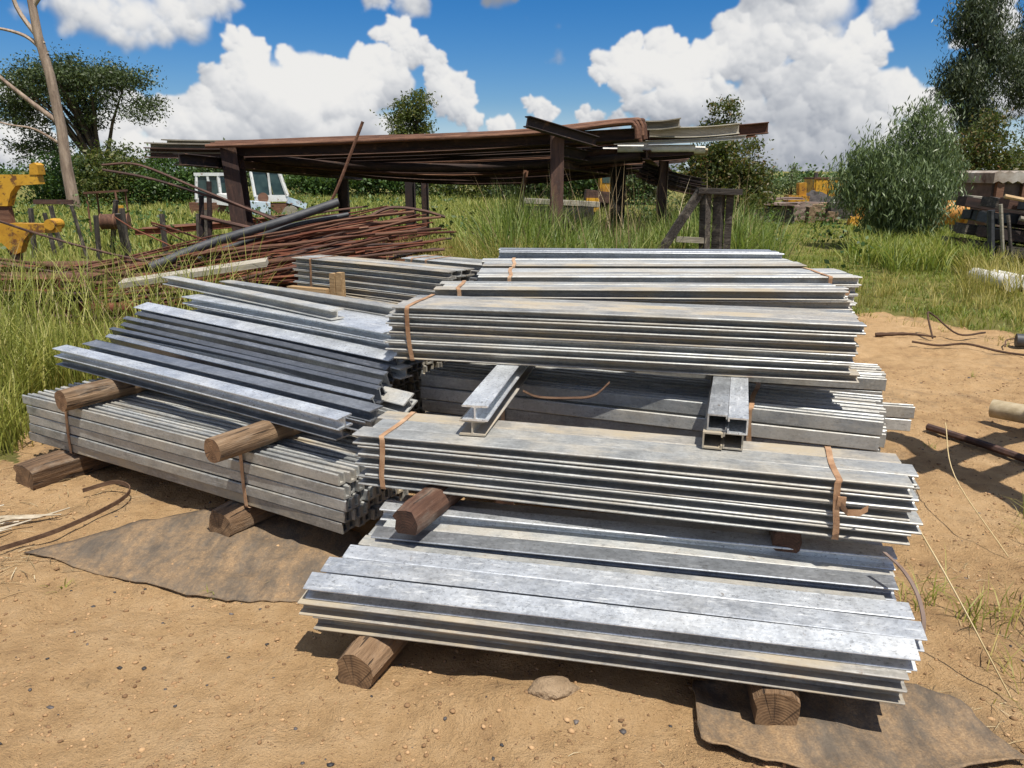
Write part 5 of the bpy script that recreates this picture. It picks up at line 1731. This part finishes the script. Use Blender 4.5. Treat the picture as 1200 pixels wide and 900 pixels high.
tube_obj('thin_rod', curve_pts([(-2.36, 10.0, 1.18), (-2.2, 10.0, 1.42), (-1.83, 10, 2.23)], 20), 0.020, 'rust_brown', 'brown rod slanting up across the front of the rack', 'rod', n=6)
tube_obj('thin_rod', curve_pts([(-1.9, 10.2, 1.05), (-1.6, 10.4, 1.18), (-1.2, 10.5, 1.14), (-0.9, 10.6, 1.05)], 20), 0.022, 'rust_dark', 'dark bent bar on top of the rod heap', 'rod', n=6)
# two short uprights and a rail by the left rack post
sf = empty('broken_frame', (-4.5, 11.6, 0), label='dark broken steel frame beside the left rack post', cat='frame')
for P, Q in (((-0.16, 0, 0), (-0.03, 0, 1.30)), ((-0.02, 0, 0), (0.10, 0, 1.50))):
    mb = MB()
    mb.tube([P, Q], 0.038, 8)
    link('upright', smooth_by_angle(mb.mesh('upright', 'rust_dark')), sf)
mb = MB()
mb.tube([(-0.05, -.05, 1.0), (1.2, -.1, 0.72)], 0.03, 8)
link('rail', smooth_by_angle(mb.mesh('rail', 'rust_dark')), sf)
mb = MB()
mb.box((0, 0, 0), (1.45, 0.20, 0.055))
o = link('concrete_plank', mb.mesh('concrete_plank', 'plank_grey'), None, (-3.25, 7.95, 0.64), (0.1, R(-7.5), R(10)))
tag(o, 'long pale plank lying on the rod heap at left', 'plank')
# heavier rusty beams in the grass at far left
GB = 'rusty beams stacked in the grass at far left'
rr = random.Random(12)
for k in range(26):
    lay = k // 7
    y = 8.3 + (k % 7) * 0.42 + rr.uniform(-.06, .06)
    x0 = -9.2 + rr.uniform(-.4, .4)
    mt = rr.choice(['rust_red', 'rust_brown', 'rust_dark', 'rust_red'])
    long_section((x0, y + .25, 0.03 + .13 * lay), (x0 + rr.uniform(4.3, 5.2), y - .1 + rr.uniform(-.12, .12), 0.04 + .13 * lay), kinds[k % 3], 0.12, mt, 'long rusty section in the stack hidden by grass at far left', GB)

# ------------------------------------------------------------------ yellow implement frame at the left edge
yf = empty('machine_bracket', (-6.55, 10.5, -0.10), label='rusty yellow machine frame with two arms at the left edge', cat='machine frame')


def plate(name, parent, pts, th, mat, y=0.0):
    """outline in x, z extruded by th in y"""
    mb = MB()
    n = len(pts)
    vs = [(x, y - th / 2, z) for x, z in pts] + [(x, y + th / 2, z) for x, z in pts]
    fs = [tuple(range(n)), tuple(range(n, 2 * n))[::-1]] + [(i, n + i, n + (i + 1) % n, (i + 1) % n) for i in range(n)]
    mb.add(vs, fs)
    return link(name, mb.mesh(name, mat), parent)


plate('upper_arm', yf, [(-1.1, 1.70), (0.36, 1.70), (0.37, 1.58), (0.06, 1.56), (-0.02, 1.47), (-0.09, 1.30), (-0.31, 1.30), (-0.42, 1.52), (-1.1, 1.56)], 0.14, 'paint_yellow')
plate('lug', yf, [(0.27, 1.70), (0.39, 1.70), (0.39, 1.82), (0.35, 1.85), (0.29, 1.83)], 0.16, 'paint_yellow')
plate('upright', yf, [(-0.26, 1.40), (-0.11, 1.40), (-0.08, 0.9), (-0.07, 0.55), (-0.02, 0.0), (-0.15, 0.0), (-0.19, 0.6)], 0.10, 'rust_brown')
plate('lower_arm', yf, [(-1.1, 1.05), (0.0, 1.08), (0.38, 1.07), (0.46, 1.14), (0.52, 1.08), (0.51, 0.96), (0.42, 0.95), (0.16, 0.96), (0.06, 0.86), (-0.01, 0.70), (-0.10, 0.66), (-0.24, 0.82), (-1.1, 0.92)], 0.13, 'paint_yellow', -0.02)
mb = MB()
mb.tube([(0.45, -0.12, 1.06), (0.45, 0.12, 1.06)], 0.072, 14)
link('eye', smooth_by_angle(mb.mesh('eye', 'paint_yellow')), yf)
box_part('foot', yf, (-0.05, 0, 0.03), (0.7, 0.5, 0.06), (0, 0, 0.1), 'paint_yellow')
box_part('crossbar', yf, (0.02, 0.8, 1.32), (0.55, 0.05, 0.06), (0, 0, 0), 'rust_dark')

# stakes in the field
GS = 'leaning dark stakes in the field at left'
rr = random.Random(30)
stk = [(-9.55, 15.6, .95, 4), (-8.9, 15.2, .9, -5), (-8.45, 15.5, 1.05, -8), (-7.95, 15.0, .88, 3), (-7.45, 15.2, .98, -3), (-7.15, 14.6, .95, -14), (-6.75, 15.2, .9, 5), (-6.2, 15.6, .85, -2), (-5.85, 15.1, .95, 3), (-10.1, 15.2, .9, 2), (-8.2, 16.0, 1.15, -12), (-9.2, 16.0, 1.0, 6)]
for k, (x, y, h, a) in enumerate(stk):
    mb = MB()
    mb.prism([(-.045, -.03), (.045, -.03), (.05, .0), (.045, .03), (-.045, .03), (-.05, 0)], -0.1, h, nseg=2, bend=(.02 * (k % 3), 0))
    o = link('field_stake', mb.mesh('field_stake', 'wood_black'), None, (x, y, gz(x, y)), (0, R(-90 + a), 0.3 * k))
    tag(o, 'dark leaning stake standing in the long grass at left', 'stake', GS)
tf_ = empty('rusty_table_frame', (-10.2, 20, 0), label='rusty table frame standing in the grass before the hedge', cat='frame')
box_part('top', tf_, (0, 0, 1.14), (0.85, 0.6, 0.05), (0, -0.06, 0.1), 'rust_brown')
for x, y in ((-.38, -.25), (.38, -.25), (-.38, .25), (.38, .25)):
    mb = MB()
    mb.tube([(x, y, 0), (x * .95, y, 1.12 + 0.05 * (x > 0))], 0.025, 6)
    link('leg', mb.mesh('leg', 'rust_brown'), tf_)
rr = random.Random(8)
for k in range(5):
    long_section((-8.3 + .1 * k, 17.3 + .16 * k, 0.28 + .04 * (k % 2)), (-5.6 + .1 * k, 18.2 + .16 * k, 0.48 + .05 * (k % 2)), kinds[k % 3], 0.12, 'rust_brown' if k % 2 else 'rust_red', 'rusty section in a low pile out in the left field', 'rusty sections in the field')
tube_obj('yellow_post', [(-7.55, 15.3, 0.1), (-7.55, 15.3, 1.0)], 0.05, 'paint_yellow', 'short yellow post among the dark stakes', 'post', n=8)
o = empty('rusty_drum', (-8.0, 15.9, 0.66), (0, R(90), 0.2), label='rusty drum lying between the stakes in the field', cat='drum')
mb = MB()
mb.tube([(0, 0, -.25), (0, 0, .25)], 0.15, 18)
link('shell', smooth_by_angle(mb.mesh('shell', 'rust_brown')), o)
for z in (-.25, 0, .25):
    mb = MB()
    mb.tube([(0, 0, z - .012), (0, 0, z + .012)], 0.160, 18)
    link('rim', smooth_by_angle(mb.mesh('rim', 'rust_brown')), o)


# ------------------------------------------------------------------ derelict cabs
def cab(label, P, w, h, yaw, lean):
    e = empty('tractor_cab', P, (0, 0, R(yaw)), label=label, cat='tractor cab', group='derelict white tractor cabs')
    d = w * .9
    for sx in (-1, 1):
        for sy in (-1, 1):
            mb = MB()
            a = Vector((sx * w / 2 + lean * .0, sy * d / 2, h * .12))
            b2 = Vector((sx * w / 2 * .86 - lean, sy * d / 2 * .86, h))
            mb.tube([a, b2], 0.055, 6)
            link('pillar', mb.mesh('pillar', 'paint_white'), e)
    box_part('roof', e, (-lean, 0, h + .05), (w * 1.02, d * 1.0, 0.10), (0, 0, 0), 'paint_white')
    for sy in (-1, 1):
        for f0, f1 in ((-.44, .02), (.08, .44)):
            mb = MB()
            q = [(w * f0, sy * d * .49, h * .16), (w * f1, sy * d * .49, h * .16), (w * f1 * .87 - lean, sy * d * .435, h * .96), (w * f0 * .87 - lean, sy * d * .435, h * .96)]
            vs = [Vector(v) for v in q] + [Vector(v) + Vector((0, -sy * 0.02, 0)) for v in q]
            mb.add(vs, [(0, 1, 2, 3), (7, 6, 5, 4), (0, 4, 5, 1), (1, 5, 6, 2), (2, 6, 7, 3), (3, 7, 4, 0)])
            link('window', mb.mesh('window', 'glass_dark'), e)
    for sx in (-1, 1):
        mb = MB()
        q = [(sx * w * .49, -d * .43, h * .16), (sx * w * .49, d * .43, h * .16), (sx * w * .425 - lean, d * .39, h * .96), (sx * w * .425 - lean, -d * .39, h * .96)]
        vs = [Vector(v) for v in q] + [Vector(v) + Vector((-sx * 0.02, 0, 0)) for v in q]
        mb.add(vs, [(0, 1, 2, 3), (7, 6, 5, 4), (0, 4, 5, 1), (1, 5, 6, 2), (2, 6, 7, 3), (3, 7, 4, 0)])
        link('window', mb.mesh('window', 'glass_dark'), e)
    box_part('mullion', e, (w * .05 - lean * .5, -d * .475, h * .56), (0.07, 0.05, h * .84), (0, -0.04, 0), 'paint_white')
    box_part('base', e, (0, 0, h * .06), (w * 1.06, d * 1.04, h * .22), (0, 0, 0), 'paint_white')
    return e


c1 = cab('smaller white tractor cab half hidden by the left rack post', (-10.1, 27, 0.62), 0.88, 0.86, -8, 0.0)
box_part('hood', c1, (.70, -.3, .10), (0.5, .8, .35), (0, 0.1, 0), 'paint_white')
box_part('chassis', c1, (0.1, 0, -.25), (1.6, .9, .5), (0, 0, 0), 'rust_brown')
c2 = cab('larger leaning white tractor cab with pale blue bonnet', (-8.15, 27, 0.70), 1.02, 0.96, 14, 0.16)
box_part('bonnet', c2, (-0.55, -1.0, -.22), (1.0, .8, .42), (0, 0.08, 0.1), 'paint_blue')
box_part('side_panel', c2, (0.80, -.5, -.10), (0.6, .4, .20), (0, 0.35, 0.2), 'paint_blue')
box_part('chassis', c2, (0.0, 0, -.42), (1.7, .9, .6), (0, 0, 0), 'rust_brown')
mb = MB()
mb.tube([(-.25, -.78, .08), (-.25, -.62, .08)], 0.17, 14)
link('air_cleaner', smooth_by_angle(mb.mesh('air_cleaner', 'rust_brown')), c2)
mb = MB()
mb.tube([(.6, -.95, -.45), (.6, -.75, -.45)], 0.28, 14)
link('wheel_hub', smooth_by_angle(mb.mesh('wheel_hub', 'plank_grey')), c2)

# yellow machines far off
dg = empty('yellow_digger', (3.45, 30, 0), label='small yellow digger seen between the two right rack posts', cat='digger')
box_part('cab', dg, (.1, 0, 1.25), (.55, .7, .75), (0, 0, 0), 'paint_yellow')
box_part('engine_cover', dg, (-.2, 0, .72), (1.0, .8, .4), (0, 0.1, 0), 'rust_dark')
box_part('blade', dg, (-.45, -.4, .42), (.5, .1, .5), (0, 0, 0.2), 'paint_yellow')
mb = MB()
mb.tube([(-.6, .1, .25), (.6, .1, .25)], 0.25, 12)
link('track', smooth_by_angle(mb.mesh('track', 'slag_dark')), dg)
box_part('window', dg, (.1, -.36, 1.38), (.4, .02, .34), (0, 0, 0), 'glass_dark')
ym = empty('yellow_machine', (13.9, 35, 0), label='yellow boxy machine with panelled side behind the scrap mound', cat='machine')
box_part('body', ym, (0, 0, .80), (1.75, 1.2, 1.0), (0, 0, 0), 'paint_yellow')
for k in range(3):
    box_part('side_panel', ym, (-.56 + .56 * k, -.62, .85), (.50, .04, .78), (0, 0, 0), 'paint_yellow')
box_part('roof_rim', ym, (0, 0, 1.33), (1.82, 1.3, .07), (0, 0, 0), 'rust_brown')
mb = MB()
mb.tube([(-.72, -.3, 1.3), (-.72, -.3, 1.58)], 0.09, 8)
link('exhaust', mb.mesh('exhaust', 'slag_dark'), ym)
box_part('chassis', ym, (0, 0, .15), (1.9, 1.1, .35), (0, 0, 0), 'slag_dark')
yb = empty('yellow_scrap_part', (10.2, 28.5, 0.3), label='small yellow cast part lying on the scrap left of the mound', cat='machine part')
box_part('base', yb, (0, 0, .32), (.75, .5, .35), (0, 0.05, 0), 'paint_yellow')
box_part('stem', yb, (.15, 0, .68), (.26, .3, .5), (0, -0.08, 0), 'paint_yellow')

# scrap mound
mb = MB()
n1, n2 = 30, 18
vs = []
for i in range(n1 + 1):
    for j in range(n2 + 1):
        u_, v_ = i / n1 * 2 - 1, j / n2 * 2 - 1
        rr_ = max(0, 1 - (u_ ** 2 + v_ ** 2))
        nz = float(vnoise(u_ * 5 + 3, v_ * 4 + 9)) * .4 + float(vnoise(u_ * 13, v_ * 11 + 2)) * .28
        vs.append((u_ * 2.1, v_ * 2.0, -0.1 + rr_ ** .7 * (0.9 + nz)))
fs = [(i * (n2 + 1) + j, (i + 1) * (n2 + 1) + j, (i + 1) * (n2 + 1) + j + 1, i * (n2 + 1) + j + 1) for i in range(n1) for j in range(n2)]
mb.add(vs, fs)
o = link('scrap_mound', mb.mesh('scrap_mound', 'slag_dark'), None, (11.2, 29.0, 0))
tag(o, 'dark mound of earth and scrap below the yellow machine', 'mound')
GP = 'rusty scrap plates and blocks left of the mound'
rr = random.Random(44)
for k, (x, y, z, sx, sy, sz, mt, lab) in enumerate(((8.6, 25.5, .62, 1.3, .9, .08, 'steel_scrap', 'big brown plate lying level on the scrap'), (9.2, 27.3, .72, 1.6, .7, .07, 'steel_scrap', 'upper brown plate behind the big one'), (8.4, 27.2, .92, .9, .4, .05, 'plank_grey', 'pale thin plate on top of the scrap at its left'),
                                   (8.5, 25.6, .28, 1.2, .8, .55, 'slag_dark', 'dark box under the big brown plate'), (9.55, 25.3, .28, .22, .3, .5, 'stone_tan', 'tan stone standing at the plate edge'), (9.9, 25.6, .45, .4, .3, .3, 'stone_tan', 'tan lump on the scrap right of the plate'),
                                   (10.25, 25.8, .52, .32, .3, .26, 'wood_pale', 'pale wooden lump on the scrap'), (10.5, 25.4, .42, .75, .5, .5, 'slag_dark', 'dark hollow box at the right of the scrap'), (10.1, 24.9, .25, .35, .3, .3, 'stone_tan', 'low tan lump before the scrap'),
                                   (11.05, 25.2, .40, .30, .3, .5, 'paint_orange', 'orange block at the right end of the scrap'), (10.55, 24.4, .14, .3, .25, .28, 'paint_yellow', 'small yellow lump in the grass before the scrap'), (9.4, 27.0, .3, 2.6, 1.0, .6, 'steel_scrap', 'wide brown scrap pile behind the plates'))):
    mb = MB()
    mb.box((0, 0, 0), (sx, sy, sz), taper=0.88)
    bm_ = bmesh.new()
    bm_.from_mesh(mb.mesh('tmp', mt))
    bmesh.ops.subdivide_edges(bm_, edges=bm_.edges, cuts=3, use_grid_fill=True)
    for v in bm_.verts:
        v.co += Vector((rr.uniform(-1, 1) * sx, rr.uniform(-1, 1) * sy, rr.uniform(-1, 1) * sz)) * 0.05
    me = bpy.data.meshes.new('scrap_piece')
    bm_.to_mesh(me)
    bm_.free()
    me.materials.append(MATS[mt])
    o = link('scrap_piece', me, None, (x, y, z), (0, rr.uniform(-.05, .05), rr.uniform(-.4, .4)))
    tag(o, lab, 'scrap', GP)

# orange spool, container and dark scrap pile at the right edge
sp = empty('orange_spool', (9.9, 18, 0.73), (0, R(90), R(-12)), label='orange steel spool lying in weeds at right', cat='spool')
for z0, z1, rad, nm in ((-.26, -.18, .40, 'flange'), (-.18, .30, .27, 'drum'), (.30, .36, .34, 'flange')):
    mb = MB()
    mb.tube([(0, 0, z0), (0, 0, z1)], rad, 22)
    link(nm, smooth_by_angle(mb.mesh(nm, 'paint_orange')), sp)
ct = empty('rusty_shed', (11.9, 18.5, 0), label='low rusty shed with corrugated pale roof edge at the right edge', cat='shed')
box_part('wall', ct, (0, 0, .78), (2.5, 1.6, 1.56), (0, 0, 0), 'steel_scrap')
pr = []
for k in range(26):
    pr.append((-1.32 + k * .1056, 1.60 + .05 * (k % 2)))
pr2 = pr + [(x, z - .22) for x, z in pr[::-1]]
plate('roof', ct, pr2, 1.9, 'sheet_rusty', 0)
for x in (-1.12, -.55, .1):
    box_part('post', ct, (x, -.86, .98), (.16, .10, .9), (0, 0, 0), 'rust_brown')
GD = 'dark planks and bars of the scrap pile at the right edge'
rr = random.Random(61)
for k in range(30):
    lay = k // 6
    y = 13.1 + (k % 6) * 0.34 + rr.uniform(-.05, .05)
    mt = rr.choice(['wood_black', 'rust_dark', 'wood_black', 'plank_grey' if lay > 3 else 'wood_black', 'pipe_black'])
    xo = rr.uniform(-.15, .25)
    mb = MB()
    mb.box((1.6, 0, 0), (3.2, 0.28, 0.17))
    o = link('scrap_plank', mb.mesh('scrap_plank', mt), None, (8.12 + xo + .05 * lay, y, 0.12 + .25 * lay), (rr.uniform(-.1, .1), R(rr.uniform(4, 9) + 1), R(rr.uniform(-7, 3))))
    tag(o, 'dark plank or bar lying in the scrap pile at the right edge', 'plank', GD)
for k, (P, Q, rad, mt, lab) in enumerate((((8.62, 12.95, .25), (8.36, 13.0, 1.76), .028, 'rust_dark', 'left thin dark stake standing before the scrap pile'), ((8.72, 12.95, .25), (8.56, 13.0, 1.80), .028, 'rust_dark', 'right thin dark stake standing before the scrap pile'),
                                    ((8.15, 12.9, .2), (7.98, 12.95, 1.12), .03, 'plank_grey', 'bleached upright pole at the left of the scrap pile'), ((8.24, 12.8, .15), (8.10, 12.9, .95), .028, 'wood_black', 'grey upright board at the left of the scrap pile'),
                                    ((8.02, 13.0, .1), (7.90, 13.05, 1.02), .06, 'pipe_black', 'black upright bar leaning at the left of the scrap pile'), ((8.02, 12.95, 1.25), (9.7, 12.7, .92), .035, 'wood_pale', 'pale long bar along the top of the scrap pile'),
                                    ((8.3, 12.9, .90), (9.6, 12.6, .58), .04, 'plank_grey', 'lower pale bar across the scrap pile'))):
    tube_obj('scrap_bar', [P, Q], rad, mt, lab, 'bar', 'bars of the scrap pile at right', n=7)
o = tube_obj('clay_pipe', [(8.55, 11.6, .13), (9.1, 11.45, .13)], 0.12, 'paint_orange', 'broken orange clay pipe below the scrap pile at right', 'pipe', n=14)
# low grey plank stack below the rack, middle distance
for k in range(3):
    mb = MB()
    mb.box((0, 0, 0), (2.0, .3, .12))
    o = link('grey_board', mb.mesh('grey_board', 'plank_grey'), None, (1.2, 20 + .25 * k, .88 - .02 * k), (0, R(3), 0.05))
    tag(o, ('front', 'middle', 'rear')[k] + ' grey board of the three stacked below the rack', 'board', 'grey boards below the rack')
mb = MB()
mb.box((0, 0, .38), (1.7, .9, .76))
o = link('board_trestle', mb.mesh('board_trestle', 'slag_dark'), None, (1.2, 20.3, 0))
tag(o, 'dark crate under the grey boards below the rack', 'crate')
